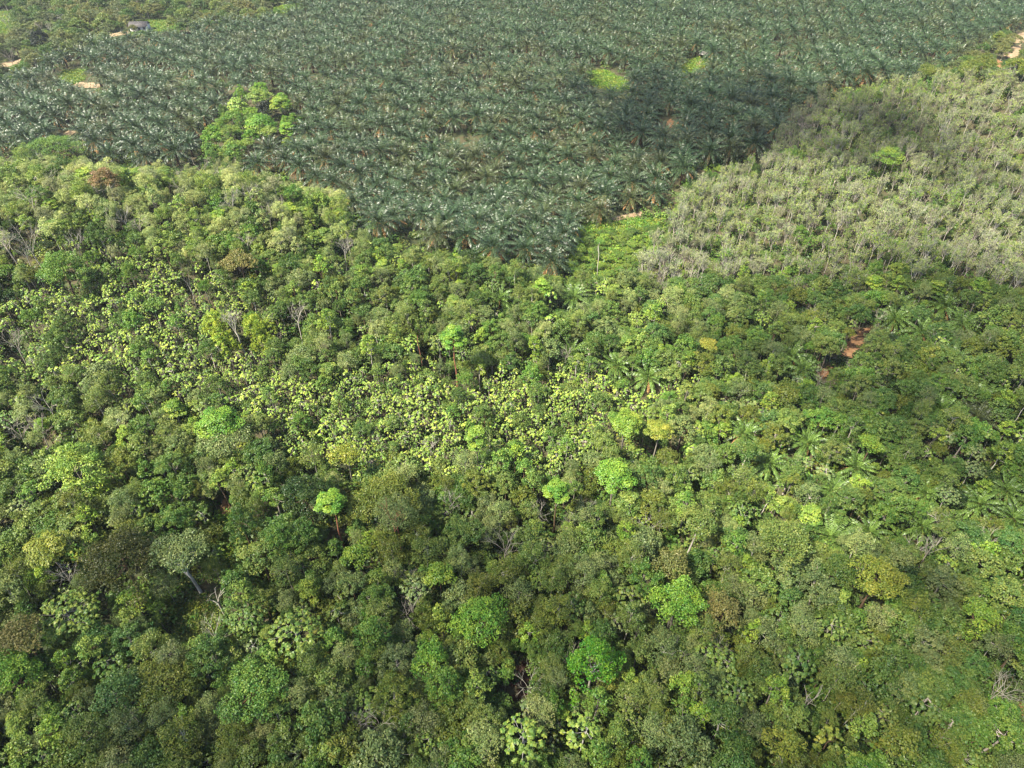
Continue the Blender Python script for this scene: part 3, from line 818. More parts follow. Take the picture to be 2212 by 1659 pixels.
variants('broadleaf_tree', 24, lambda i: dome(3.0, [1.9, 2.4, 3.0, 3.6][i % 4], 8.0 + (i % 3) * .8, 100 + i, leaf=[.30, .38, .25][i % 3], ncl=[52, 42, 66][i % 3], nl=[46, 40, 54][i % 3], pad=[.6, .7, .5][i % 3], lobes=3 + i % 4, rough=.13 + .035 * (i % 3)))
VAR['round_tree'] = [g for i, g in enumerate(VAR['broadleaf_tree']) if i % 4 > 1]
VAR['broadleaf_tree'] = [g for i, g in enumerate(VAR['broadleaf_tree']) if i % 4 < 2]
variants('bushy_tree', 9, lambda i: dome(2.6, 1.7 + .3 * (i % 3), 5.0, 150 + i, leaf=.27, ncl=34, nl=46, pad=.62, lobes=4 + i % 2))
variants('slender_tree', 8, lambda i: dome(1.5, 3.0 + .5 * (i % 3), 9.0 + .4 * (i % 3), 170 + i, leaf=.27, ncl=11, nl=44, pad=.5, sides=1.1, lobes=2, rough=.1))
variants('feathery_tree', 10, lambda i: feathery(2.5, 3.0 + .4 * (i % 3), 9.6 + .5 * (i % 4), 200 + i, leaf=.23, ntuft=40 + 5 * (i % 3), nl=70, twigs=6, wood=.045))
variants('large_leaf_tree', 14, lambda i: rosette(1.6, 1.9, 7.0, 250 + i, nros=12 + (i % 5), leaf=.5, per=9, rsz=.31))
variants('large_leaf_big', 6, lambda i: rosette(3.0, 2.2, 8.5, 270 + i, nros=74 + 8 * (i % 3), leaf=.48, per=9, trunkr=.12, rsz=.31))
variants('spreading_tree', 6, lambda i: layered(3.0, 2.4, 9.0, 300 + i, leaf=.32, nl=120, pads=8))
variants('rubber_tree', 10, lambda i: rubber(2.1, 5.4, 10.4, 350 + i, nl=21, nbr=11))
variants('dead_tree', 6, lambda i: bare(2.4, 4.0, 9.5, 400 + i, wood=.075))
variants('orchard_tree', 8, lambda i: dome(3.1, 3.0, 6.6, 450 + i, leaf=.42, ncl=40, nl=30, pad=.8, lobes=3))
VAR['oil_palm'] = [palm(5.2, 500 + i, nf=36, L=6.2, ndry=[1, 4, 8, 18][i % 4], stations=15, lw=.24) for i in range(8)]
FARPALM = [palm(5.2, 600 + i, nf=29, L=6.2, stations=10, lw=.34, ndry=[0, 1, 5][i % 3]) for i in range(6)]
BASE_R = {'broadleaf_tree': 3.0, 'round_tree': 3.0, 'bushy_tree': 2.6, 'slender_tree': 1.5, 'feathery_tree': 2.5, 'large_leaf_tree': 1.7, 'large_leaf_big': 3.0, 'spreading_tree': 3.0, 'rubber_tree': 2.0, 'dead_tree': 2.4, 'orchard_tree': 3.1, 'oil_palm': 5.0}

# ------------------------------------------------------------------ scatter the forest
MIX = {
    'vines': [('round_tree', 100, 1.3, 2.2, ['lime vine green'])],
    'thicket': [('dead_tree', 35, 1.3, 2.0, ['pale bare']), ('rubber_tree', 55, 1.4, 2.0, ['straw green']), ('bushy_tree', 10, 1.2, 2.0, ['soft green'])],
    'greyedge': [('dead_tree', 30, 1.5, 2.2, ['bare grey']), ('rubber_tree', 60, 1.4, 2.0, ['straw green', 'grey-green']), ('bushy_tree', 10, 1.4, 2.2, ['deep green'])],  # region: [(kind, weight, rmin, rmax, colours)]
    'pale': [('feathery_tree', 42, 1.5, 2.7, ['faded green', 'bleached green', 'soft green', 'straw green', 'bleached green']), ('broadleaf_tree', 26, 1.4, 2.6, ['soft green', 'mid green', 'muted green', 'fresh green', 'deep green']),
             ('slender_tree', 12, 1.1, 1.7, ['soft green', 'faded green']), ('spreading_tree', 8, 2.0, 3.2, ['lime green', 'soft green']), ('dead_tree', 12, 1.6, 2.8, ['pale bare', 'pale bare', 'bare grey']), ('bushy_tree', 8, 1.5, 2.6, ['deep green', 'mid green', 'dark green'])],
    'large': [('large_leaf_tree', 80, .85, 1.5, ['pale yellow-green', 'pale yellow-green', 'pale green', 'pale green', 'soft green', 'mid green']), ('broadleaf_tree', 5, 1.5, 2.2, ['fresh green', 'mid green', 'deep green']),
              ('bushy_tree', 5, 1.3, 2.2, ['deep green', 'mid green']), ('slender_tree', 4, .9, 1.4, ['fresh green', 'mid green']), ('dead_tree', 2, 1.2, 2.0, ['pale bare'])],
    'mid': [('broadleaf_tree', 40, 1.3, 2.7, ['mid green', 'mid green', 'grey-green', 'muted green', 'deep green', 'fresh green', 'olive green', 'blue-green']), ('feathery_tree', 20, 1.4, 2.6, ['grey-green', 'faded green', 'muted green']),
            ('large_leaf_tree', 13, 1.2, 2.4, ['pale green', 'soft green', 'muted green', 'mid green']), ('slender_tree', 9, 1.0, 1.7, ['soft green', 'mid green', 'lime green']), ('bushy_tree', 12, 1.5, 2.6, ['deep green', 'dark green', 'mid green', 'muted green']),
            ('dead_tree', 3, 1.2, 2.2, ['bare grey', 'pale bare']), ('spreading_tree', 3, 1.8, 2.8, ['soft green', 'lime green'])],
    'wild': [('broadleaf_tree', 38, 1.4, 2.8, ['deep green', 'mid green', 'mid green', 'olive green', 'fresh green', 'blue-green', 'muted green']), ('oil_palm', 15, 3.8, 4.6, ['wild palm green', 'dull palm green']),
             ('bushy_tree', 18, 1.5, 2.6, ['deep green', 'olive green', 'mid green', 'dark green']), ('large_leaf_tree', 12, 1.3, 2.2, ['soft green', 'muted green', 'grey-green']), ('feathery_tree', 9, 1.8, 2.8, ['grey-green', 'muted green']),
             ('slender_tree', 6, 1.0, 1.6, ['mid green', 'lime green']), ('dead_tree', 3, 1.3, 2.2, ['bare grey', 'pale bare'])],
    'near': [('broadleaf_tree', 40, 1.5, 3.1, ['mid green', 'mid green', 'muted green', 'grey-green', 'deep green', 'fresh green', 'muted green', 'blue-green', 'olive green', 'grey-green']), ('large_leaf_tree', 13, 1.4, 3.0, ['soft green', 'muted green', 'grey-green', 'muted green', 'mid green']),
             ('feathery_tree', 20, 1.5, 2.7, ['grey-green', 'muted green', 'faded green', 'olive green']), ('slender_tree', 13, 1.0, 1.7, ['mid green', 'fresh green', 'soft green', 'lime green']), ('bushy_tree', 12, 1.5, 2.7, ['deep green', 'dark green', 'olive green', 'mid green']),
             ('spreading_tree', 3, 1.8, 3.0, ['soft green', 'muted green']), ('dead_tree', 4, 1.2, 2.3, ['bare grey', 'pale bare'])],
    'rubber': [('rubber_tree', 84, 1.5, 2.2, ['faded green', 'straw green', 'soft green', 'faded green']), ('broadleaf_tree', 5, 1.5, 2.4, ['fresh green', 'soft green', 'mid green']), ('bushy_tree', 6, 1.4, 2.2, ['deep green', 'mid green', 'fresh green']),
               ('dead_tree', 5, 1.4, 2.2, ['pale bare', 'bare grey'])],
    'bush': [('bushy_tree', 100, .8, 1.5, ['fresh green', 'soft green', 'lime green', 'mid green'])],
    'copse': [('broadleaf_tree', 60, 2.0, 3.2, ['bright green', 'soft green', 'fresh green'])],
    'brush': [('bushy_tree', 60, 1.8, 3.2, ['brownish green', 'olive green', 'deep green']), ('orchard_tree', 30, 2.0, 3.0, ['brownish green', 'grey orchard green', 'olive green'])],
    'orchard': [('orchard_tree', 78, 2.4, 3.8, ['grey orchard green', 'grey orchard green', 'brownish green', 'deep green', 'muted green']), ('bushy_tree', 14, 1.6, 2.6, ['fresh green', 'deep green']), ('dead_tree', 3, 1.6, 2.4, ['pale bare'])],
}
PACK = {'vines': .45, 'thicket': .6, 'greyedge': .6, 'pale': .52, 'large': .40, 'mid': .50, 'wild': .52, 'near': .49, 'rubber': .74, 'bush': .72, 'copse': .7, 'brush': .75, 'orchard': .60}
cell = 5.0
grid = {}


def put(x, y, r):
    grid.setdefault((int(x // cell), int(y // cell)), []).append((x, y, r))


def clash(x, y, r, f):
    cx, cy = int(x // cell), int(y // cell)
    for i in range(cx - 2, cx + 3):
        for j in range(cy - 2, cy + 3):
            for (a, b, c) in grid.get((i, j), ()):
                if (a - x) ** 2 + (b - y) ** 2 < (f * (r + c)) ** 2:
                    return True
    return False


for t in taken:
    put(*t)
soil_polys = [s[0] for s in SOIL] + [CLEARING, CLEARING2] + [g[0] for g in GRASS[6:]]
trunks_shown = []
keep_clear = []
for q in L:
    x, y = q['xy']; g = float(ground(x, y))
    ub, vb, db = project(x, y, g + .12 * q['T'])
    q['d'] = db
    if q['T'] >= 15 or q['bark'] in ('white', 'red') or q['kind'] == 'dead_tree' or q['u'] in (292, 950, 1500, 1560, 772):
        trunks_shown.append(([(q['u'], q['v']), (ub * .8 + q['u'] * .2, vb * .8 + q['v'] * .2)], db))
for poly in [s_[0] for s_ in SOIL] + [g_[0] for g_ in GRASS]:
    us = [q[0] for q in poly]; vs = [q[1] for q in poly]
    cu, cv = sum(us) / len(us), sum(vs) / len(vs)
    for (a, b) in poly:
        for f in ((.15, .6, .95) if cv > 180 else (.2,)):
            keep_clear.append((cu + (a - cu) * f, cv + (b - cv) * f))
keep_clear += [(288, 58), (300, 60), (314, 58), (1519, 122)]
KC = np.array(keep_clear)
LU = np.array([(q['u'], q['v'], q['w'], q['h'], q['d']) for q in L])


def hides(x, y, g, r, top):
    """a crown here would stand before something the photograph shows"""
    u, v, d = project(x, y, g + top * .7)
    rp = r * FD / d
    if (((KC[:, 0] - u) ** 2 + ((KC[:, 1] - v) * 1.15) ** 2) < (rp * .95) ** 2).any():
        return True
    near = (LU[:, 4] > d - 2) & (np.abs(LU[:, 0] - u) < LU[:, 2] * .40 + rp * .75) & (np.abs(LU[:, 1] - v) < LU[:, 3] * .36 + rp * .6)
    if near.any():
        return True
    for seg, db in trunks_shown:
        if db > d and abs(seg[0][0] - u) < 150 and abs(seg[0][1] - v) < 200 and seg_dist(seg, u, v) < rp * .9:
            return True
    return False


TOPS = {'broadleaf_tree': 8.5, 'round_tree': 8.5, 'parasol_tree': 8.5, 'bushy_tree': 4.5, 'slender_tree': 7.5, 'feathery_tree': 8.5, 'large_leaf_tree': 7.2, 'spreading_tree': 9, 'rubber_tree': 9.6, 'dead_tree': 7, 'orchard_tree': 6.5, 'oil_palm': 6}
plants = []      # dict(kind, x, y, r, col, var, u, v, d)
HALFW = lambda y: 0.745 * (y * FWD[1] + 97 * -FWD[2]) + 14
tries = 0
for ph, n_try in ((0, 9000), (1, 30000), (2, 30000), (3, 40000)):
    for _ in range(n_try):
        y = 18 + (470 - 18) * rng.uniform() ** 1.25
        x = rng.uniform(-1, 1) * HALFW(y)
        g = float(ground(x, y))
        u, v, d = project(x, y, g + 6.0)
        rg = region(u, v)
        soft = ('rubber', 'mid', 'wild', 'large', 'pale', 'near', 'thicket')
        if rg in soft:                 # one kind of wood runs into the next
            r2 = region(u + rng.normal() * 24, v + rng.normal() * 18)
            rg = r2 if r2 in soft else rg
        if rg in ('palms', 'glade') or (ph == 3 and rg not in ('large', 'rubber')):
            continue
        ug, vg, _d = project(x, y, g)
        if any(inside(p, ug, vg) for p in soil_polys) or any(inside(p, ug, vg - 8) for p in soil_polys):
            continue
        if rg == 'rubber' and v < 330 and region(*project(x, y, g + 9.5)[:2]) in ('palms', 'brush'):
            continue
        mix = MIX[rg]
        ws = np.array([m[1] for m in mix], float)
        m = mix[rng.choice(len(mix), p=ws / ws.sum())] if ph < 3 else mix[0]
        if rg in ('mid', 'pale', 'rubber') and m[0] != 'bushy_tree' and (region(u, v - 34) == 'palms' or region(u - 14, v - 10) == 'palms'):
            m = ('bushy_tree', 1, .9, 1.5, ['mid green', 'fresh green', 'deep green', 'soft green'])
        r_ = rng.uniform(m[2], m[3])
        if m[0] == 'dead_tree' and rg not in ('thicket', 'greyedge') and (ph > 1 or (ph == 1 and rng.uniform() < .75)): continue
        if ph == 0 and r_ < .5 * (m[2] + m[3]): continue
        if ph == 2: r_ = m[2] * rng.uniform(.75, 1.0)
        if m[0] == 'broadleaf_tree' and rng.uniform() < .5:
            m = ('round_tree',) + tuple(m[1:])
        if m[0] == 'large_leaf_tree' and r_ > 2.0:
            m = ('parasol_tree',) + tuple(m[1:])
        if clash(x, y, r_, PACK[rg] * (1.25 if m[0] == 'oil_palm' else .75 if m[0] == 'dead_tree' else 1)):
            continue
        if m[0] != 'dead_tree' and hides(x, y, g, r_, TOPS[m[0]]):
            continue
        put(x, y, r_ if m[0] != 'dead_tree' else r_ * .5)
        col = m[4][rng.integers(len(m[4]))]
        plants.append(dict(kind=m[0], x=x, y=y, z=g, r=r_, col=col, u=u, v=v, d=d, rg=rg))

# the palm plantation: a triangular grid
A0 = math.radians(17)
sp = 9.0
for i in range(-75, 76):
    for j in range(-75, 76):
        gx = (i + .5 * (j % 2)) * sp; gy = j * sp * .866
        x = gx * math.cos(A0) - gy * math.sin(A0) + rng.normal() * .28
        y = gx * math.sin(A0) + gy * math.cos(A0) + 250 + rng.normal() * .28
        if y < 60 or y > 520 or abs(x) > HALFW(y) + 6:
            continue
        g = float(ground(x, y))
        u, v, d = project(x, y, g + 6.0)
        if region(u, v) != 'palms':
            continue
        ug, vg, _d = project(x, y, g)
        if any(seg_dist(t, ug, vg) < 8 for t in TRACKS) or hides(x, y, g, 3.2, 8) or any(inside(p, ug, vg) for p in soil_polys) or region(ug, vg) in ('glade', 'copse'):
            continue
        if rng.uniform() < .012 or clash(x, y, 2.2, .9):
            continue
        plants.append(dict(kind='oil_palm', x=x, y=y, z=g, r=5.0 * rng.uniform(.86, 1.1), col='palm green' if rng.uniform() < .8 else 'dull palm green', u=u, v=v, d=d, rg='palms'))

# ------------------------------------------------------------------ individuals and masses
ORD = ('first second third fourth fifth sixth seventh eighth ninth tenth eleventh twelfth thirteenth fourteenth fifteenth sixteenth seventeenth eighteenth nineteenth twentieth').split()
ORD += ['twenty-' + o for o in ORD[:9]] + ['thirtieth'] + ['thirty-' + o for o in ORD[:9]] + ['fortieth'] + ['forty-' + o for o in ORD[:9]]
COLWORD = {'palm green': 'grey-green', 'dull palm green': 'duller green', 'wild palm green': 'warm green', 'bare grey': 'grey', 'pale bare': 'pale', 'grey orchard green': 'grey-green', 'charcoal green': 'blackish'}
DIRS = ['right of', 'upper right of', 'above', 'upper left of', 'left of', 'lower left of', 'below', 'lower right of']
LIMIT = {k: 290 - sum(1 for q in L if q['kind'] == k) for k in CATS}
bykind = {}
for p in plants:
    if -8 < p['u'] < 2220 and -12 < p['v'] < 1690:
        bykind.setdefault(p['kind'], []).append(p)
single = set()
for k, ps in bykind.items():
    ps.sort(key=lambda p: p['d'] / p['r'])
    for p in ps[:LIMIT[k]]:
        single.add(id(p))
bins = {}
for p in plants:
    if id(p) not in single:
        continue
    # crown's place in the picture
    u, v, _d = project(p['x'], p['y'], p['z'] + 6.0)
    b = min(refs, key=lambda r_: math.hypot(r_[0] - u, r_[1] - v))
    a = math.atan2(b[1] - v, u - b[0])
    dr = DIRS[int(round(a / (math.pi / 4))) % 8]
    p['key'] = (COLWORD.get(p['col'], p['col']), KINDWORD[p['kind']], dr, b[2])
    bins.setdefault(p['key'], []).append((math.hypot(b[0] - u, b[1] - v), id(p), p))
for key, lst in bins.items():
    lst.sort(key=lambda t: t[:2])
    for n, (_a, _b, p) in enumerate(lst):
        if len(' '.join(key).split()) > 15: print('LONG', key)
        size = ''
        w = (ORD[n] + ' ') if len(lst) > 1 else ''
        p['label'] = f"{key[0]} {key[1]}, {w}{key[2]} {key[3]}" if w else f"only {key[0]} {key[1]} {key[2]} {key[3]}"

SRC = {}
LEAFMESH = {}


def source(kind, vi):
    if (kind, vi) in LEAFMESH:
        return LEAFMESH[(kind, vi)]
    g = VAR[kind][vi]
    out = [('trunk', mesh('trunk', *g[0], mat=M_BARK))]
    if len(g[1][0]):
        out.append(('crown', mesh('crown', *g[1], mat=M_PALM if kind == 'oil_palm' else M_LEAF)))
    if len(g) > 2:
        out.append(('dry_fronds', mesh('dry_fronds', *g[2], mat=M_DRY)))
    LEAFMESH[(kind, vi)] = out
    return out


mass = {}
for p in plants:
    k = p['kind']
    vk = 'large_leaf_big' if k == 'parasol_tree' else k
    vi = int(rng.integers(len(VAR[vk])))
    if k == 'oil_palm' and p['rg'] == 'palms' and (p['v'] > 400 or seg_dist([(440, 330), (640, 350), (735, 400)], p['u'], p['v']) < 30) and rng.uniform() < .85:
        vi = [3, 7, 3, 6][rng.integers(4)]
    s = p['r'] / BASE_R[vk]
    sz = s * rng.uniform(.88, 1.14)
    if k in ('broadleaf_tree', 'round_tree', 'parasol_tree', 'feathery_tree', 'large_leaf_tree', 'spreading_tree'):
        sz = (.45 + .55 * s) * rng.uniform(.86, 1.18)      # height varies less than width
    if k == 'oil_palm' and p['rg'] != 'palms':
        sz *= .8
    rz = rng.uniform(0, 6.283)
    leafc = jitter(alb(PAL[p['col']]), .13)
    bk = {'rubber_tree': 'pale', 'dead_tree': 'pale', 'feathery_tree': 'pale', 'large_leaf_tree': 'pale', 'parasol_tree': 'pale', 'oil_palm': 'brown'}.get(k, ['grey', 'brown', 'pale'][rng.integers(3)])
    barkc = jitter(alb(BARK[bk] if k != 'dead_tree' else PAL[p['col']], 2.3 if k == 'rubber_tree' else 2.1), .12)
    if k == 'oil_palm':
        barkc = jitter(alb((104, 84, 62)), .1)
    loc = (p['x'], p['y'], p['z'])
    if id(p) in single:
        cols = {'trunk': barkc, 'crown': leafc}
        if k == 'dead_tree':
            ob = bpy.data.objects.new(k, source(vk, vi)[0][1]); ob.location = loc; ob.rotation_euler = (0, 0, rz); ob.scale = (s, s, sz)
            ob.color = rgba(barkc); link(ob)
        elif (vk, vi) in SRC:
            ob = copy_thing(SRC[(vk, vi)], loc, rz, (s, s, sz), cols)
        else:
            ob = make_thing(k, source(vk, vi), loc, rz, (s, s, sz), cols); SRC[(vk, vi)] = ob
        tag(ob, p['label'], CATS[k], GROUPS[k])
    else:
        nm = {'palms': 'palm_plantation', 'rubber': 'rubber_plantation', 'orchard': 'far_woods', 'brush': 'far_woods'}.get(p['rg'], 'forest')
        g = VAR[vk][vi] if not (k == 'oil_palm' and p['d'] > 210) else FARPALM[vi % len(FARPALM)]
        far = k == 'oil_palm' and p['d'] > 210
        o = mass_source((vk, vi, far), g, [M_PALMBARK, M_PALMMASS, M_DRY] if k == 'oil_palm' else [M_BARKMASS, M_MASS])
        mass.setdefault(nm, []).append((o, loc, rz, (s, s, sz), leafc))
for nm, M in mass.items():
    o = mass_object(nm, M)
    tag(o, kind='stuff', label={'palm_plantation': 'far rows of oil palms beyond those one can single out', 'rubber_plantation': 'far grey-green rubber trees closing into one canopy',
                                'far_woods': 'far grey-green trees at the far side of the palms', 'forest': 'distant closed forest canopy between the nearer trees'}[nm],
        cat={'palm_plantation': 'palm plantation', 'rubber_plantation': 'plantation', 'far_woods': 'woods', 'forest': 'forest'}[nm])

# ------------------------------------------------------------------ undergrowth: low leaves over the whole forest floor
UG = []
ug_src = []
for i in range(10):
    r = np.random.default_rng(900 + i); A = Acc()
    for q in range(5):
        c = np.array([r.normal() * .7, r.normal() * .7, r.uniform(.3, 1.1)])
        clump_leaves(A, c, r.uniform(.5, .9), 16, .42, r, flat=.8, up=.7)
    ug_src.append(mass_source(('low', i), [A.get()], [M_MASS]))
gr_src = []
for i in range(6):
    r = np.random.default_rng(950 + i); A = Acc()
    n = 40
    c = np.stack([r.normal(size=n) * .8, r.normal(size=n) * .8, r.uniform(.05, .35, n)], 1)
    V, F = leaf_quads(c, unit(r.normal(size=(n, 3)) * .6 + np.array([0, 0, .6])), r.uniform(.3, .6, n), r.uniform(.15, .3, n), r)
    A.add(V, F, r.uniform(0, 1, n)); gr_src.append(mass_source(('grass', i), [A.get()], [M_MASS]))
GR = []


def drop(M, src, x, y, z, s, tint):
    M.append((src, (x, y, z), rng.uniform(0, 6.28), (s, s, s), tint))


ugc = ['deep green', 'mid green', 'dark green', 'fresh green', 'olive green', 'muted green']
grass_polys = [g[0] for g in GRASS]
for _ in range(21000):
    y = 18 + 452 * rng.uniform() ** 1.25
    x = rng.uniform(-1, 1) * HALFW(y)
    g = float(ground(x, y))
    u, v, d = project(x, y, g)
    if any(inside(p[0], u + a_, v + b_) for p in SOIL for a_, b_ in ((0, 0), (-14, 0), (14, 0), (0, -7), (0, 9), (0, 20))):
        continue
    if any(inside(p, u, v) for p in grass_polys):
        continue
    rg = region(u, v)
    if rg == 'palms' and rng.uniform() < .72:
        continue
    drop(UG, ug_src[rng.integers(10)], x, y, g, rng.uniform(.7, 1.7) * (.7 if rg == 'large' else 1), jitter(alb(PAL[ugc[rng.integers(len(ugc)) if rg not in ('large', 'palms') else [0, 2, 0][rng.integers(3)]]]), .15))
grc = ['lime green', 'fresh green', 'yellow-green', 'bright green', 'muted green']
for poly in grass_polys:
    us = [q[0] for q in poly]; vs = [q[1] for q in poly]
    x0, y0, dd = unproject(sum(us) / len(us), sum(vs) / len(vs))
    area = 0
    for (a, b), (c_, d_) in zip(poly, poly[1:] + poly[:1]):
        area += a * d_ - c_ * b
    area = abs(area) / 2 * (dd / FD) ** 2 / max(.2, math.sin(math.atan2(105, y0)))
    for _ in range(int(area * 1.1) + 20):
        for _t in range(20):
            u, v = rng.uniform(min(us), max(us)), rng.uniform(min(vs), max(vs))
            if inside(poly, u, v):
                break
        x, y, _d = unproject(u, v)
        g = float(ground(x, y))
        if any(inside(p[0], u, v) for p in SOIL):
            continue
        pal = grc if poly is not CLEARING else ['olive green', 'fresh green', 'yellow-green', 'muted green', 'brownish green']
        drop(GR, gr_src[rng.integers(6)], x, y, g, rng.uniform(.7, 1.5), jitter(alb(PAL[pal[rng.integers(5)]]), .15))
        if poly in (CLEARING, BUSHGLADE, CLEARING2) and rng.uniform() < .3:
            drop(GR, ug_src[rng.integers(10)], x, y, g - .2, rng.uniform(.4, .9), jitter(alb(PAL[pal[rng.integers(5)]]), .15))
# lime creepers over the trees round the bare tree
for M, nm, lab, cat in ((UG, 'undergrowth', 'dense low green undergrowth between the trunks', 'undergrowth'), (GR, 'grass', 'yellow-green grass and low herbs in the clearings', 'grass')):
    o = mass_object(nm, M); tag(o, lab, cat, None, 'stuff')

# ------------------------------------------------------------------ ground sheet
xs = np.concatenate([[-6000, -3000, -1500, -900], np.arange(-520, 521, 5.0), [900, 1500, 3000, 6000]])
ys = np.concatenate([[-3000, -1000, -300], np.arange(-60, 561, 5.0), [900, 1500, 3000, 6000]])
X, Y = np.meshgrid(xs, ys)
Z = ground(X, Y)
nx, ny = len(xs), len(ys)
F = np.array([(j * nx + i, j * nx + i + 1, (j + 1) * nx + i + 1, (j + 1) * nx + i) for j in range(ny - 1) for i in range(nx - 1)])
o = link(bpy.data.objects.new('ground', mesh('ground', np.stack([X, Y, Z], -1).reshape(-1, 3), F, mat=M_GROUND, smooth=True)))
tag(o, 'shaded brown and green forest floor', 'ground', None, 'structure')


def sheet(name, poly, mat, lift, step=1.0):
    """a patch of ground cover that lies on the terrain: fine cells whose centre is inside the outline"""
    P = [unproject(u, v)[:2] for u, v in poly]
    px = [q[0] for q in P]; py = [q[1] for q in P]
    x0, x1, y0, y1 = min(px), max(px), min(py), max(py)
    nx = max(2, int((x1 - x0) / step)); ny = max(2, int((y1 - y0) / step))
    gx = np.linspace(x0, x1, nx + 1); gy = np.linspace(y0, y1, ny + 1)
    keep = []
    for j in range(ny):
        for i in range(nx):
            cx, cy = (gx[i] + gx[i + 1]) / 2, (gy[j] + gy[j + 1]) / 2
            if inside(P, cx, cy):
                keep.append((i, j))
    if not keep:
        return None
    idx = {}; V = []; F = []
    for i, j in keep:
        q = []
        for a, b in ((i, j), (i + 1, j), (i + 1, j + 1), (i, j + 1)):
            if (a, b) not in idx:
                idx[(a, b)] = len(V)
                jx, jy = gx[a] + rng.normal() * .15 * step, gy[b] + rng.normal() * .15 * step
                V.append((jx, jy, float(ground(jx, jy)) + lift))
            q.append(idx[(a, b)])
        F.append(q)
    return link(bpy.data.objects.new(name, mesh(name, np.array(V), np.array(F), mat=mat, smooth=True)))


for poly, mk, nm, lab in SOIL:
    o = sheet(nm, poly, {'sand': M_SAND, 'clay': M_CLAY, 'red': M_REDSOIL}[mk], .16, .7)
    if o:
        tag(o, kind='structure', label={'sand': 'pale bare sandy soil', 'clay': 'bare orange clay soil', 'red': 'red soil in a gap between crowns, its shade painted in'}[mk], cat='bare soil')
o = sheet('orchard_ground', [(-60, -40), (640, -30), (645, 0), (560, 34), (330, 60), (230, 80), (100, 112), (0, 160), (-80, 160)], M_GRASSDIM, .05, 3)
tag(o, kind='structure', label='grassy orchard ground', cat='grass')
for poly, _n in GRASS:
    o = sheet('grass_ground', poly, M_GRASS, .10, 1.2)
    if o:
        tag(o, kind='structure', label='grassy ground of a clearing', cat='grass')

# ------------------------------------------------------------------ the white house and the hut


def boxes(name, bl, mat):
    A = Acc()
    for (x0, x1, y0, y1, z0, z1) in bl:
        V = np.array([(x0, y0, z0), (x1, y0, z0), (x1, y1, z0), (x0, y1, z0), (x0, y0, z1), (x1, y0, z1), (x1, y1, z1), (x0, y1, z1)], float)
        A.add(V, np.array([(0, 3, 2, 1), (4, 5, 6, 7), (0, 1, 5, 4), (1, 2, 6, 5), (2, 3, 7, 6), (3, 0, 4, 7)]))
    return mesh(name, *A.get(), mat=mat)


def gable(name, w, d, z0, z1, over, mat, th=.12):
    """two sloping roof slabs with thickness, ridge along x"""
    A = Acc()
    for s in (-1, 1):
        y0, y1 = s * (d / 2 + over), 0
        x0, x1 = -w / 2 - over, w / 2 + over
        ze = z0 - over * (z1 - z0) / (d / 2)
        V = np.array([(x0, y0, ze), (x1, y0, ze), (x1, y1, z1), (x0, y1, z1), (x0, y0, ze + th), (x1, y0, ze + th), (x1, y1, z1 + th), (x0, y1, z1 + th)], float)
        A.add(V, np.array([(0, 3, 2, 1), (4, 5, 6, 7), (0, 1, 5, 4), (1, 2, 6, 5), (2, 3, 7, 6), (3, 0, 4, 7)]))
    return mesh(name, *A.get(), mat=mat)


M_WALL = noise_mat('white_plaster', [(.38, .36, .33), (.5, .48, .45), (.56, .54, .51)], scale=.8)
M_ROOF = noise_mat('weathered_roof', [(.03, .027, .027), (.05, .045, .045), (.08, .075, .07)], scale=1.2)
M_TIN = noise_mat('tin_roof', [(.08, .068, .06), (.12, .11, .1), (.16, .15, .14)], scale=1.0, rough=.5)
M_DARK = noise_mat('dark_opening', [(.012, .012, .014), (.02, .02, .024)], scale=1.0)
M_WOOD = noise_mat('old_wood', [(.05, .04, .03), (.09, .07, .05)], scale=2.0)


def building(name, label, u, v, parts, rz, cat):
    x, y, _d = unproject(u, v)
    e = bpy.data.objects.new(name, None); e.location = (x, y, float(ground(x, y))); e.rotation_euler = (0, 0, rz); link(e)
    tag(e, label, cat)
    for nm, me in parts:
        link(bpy.data.objects.new(nm, me), e)
    return e


building('white_house', 'small white-walled house with a dark roof at the edge of the orchard', 305, 66,
         [('wall', boxes('wall', [(-4.2, 4.2, -3, 3, -.3, 2.8)], M_WALL)), ('roof', gable('roof', 8.4, 6, 2.8, 4.3, .5, M_ROOF)),
          ('window', boxes('window', [(-2.6, -1.6, -3.05, -2.98, 1.2, 2.2)], M_DARK)), ('window', boxes('window', [(2.2, 3.4, -3.05, -2.98, 1.2, 2.2)], M_DARK)), ('door', boxes('door', [(-.1, .9, -3.05, -2.98, 0, 2.1)], M_DARK))], .12, 'house')
building('tin_hut', 'small open hut with a pale tin roof at the sunlit grass glade', 1519, 126,
         [('roof', gable('roof', 4.6, 3.4, 2.3, 3.1, .4, M_TIN)), ('post', boxes('post', [(-2.1, -1.95, -1.5, -1.35, -.2, 2.3)], M_WOOD)), ('post', boxes('post', [(1.95, 2.1, -1.5, -1.35, -.2, 2.3)], M_WOOD)),
          ('post', boxes('post', [(-2.1, -1.95, 1.35, 1.5, -.2, 2.3)], M_WOOD)), ('post', boxes('post', [(1.95, 2.1, 1.35, 1.5, -.2, 2.3)], M_WOOD)), ('wall', boxes('wall', [(-1.9, 1.9, 1.38, 1.46, 0, 2.2)], M_WOOD))], .1, 'hut')

# ------------------------------------------------------------------ light, clouds, sky, camera
SUN_EL = math.radians(54); SUN_AZ = math.radians(238)      # clockwise from +Y: from the left, a little behind the camera
S = np.array([math.sin(SUN_AZ) * math.cos(SUN_EL), math.cos(SUN_AZ) * math.cos(SUN_EL), math.sin(SUN_EL)])


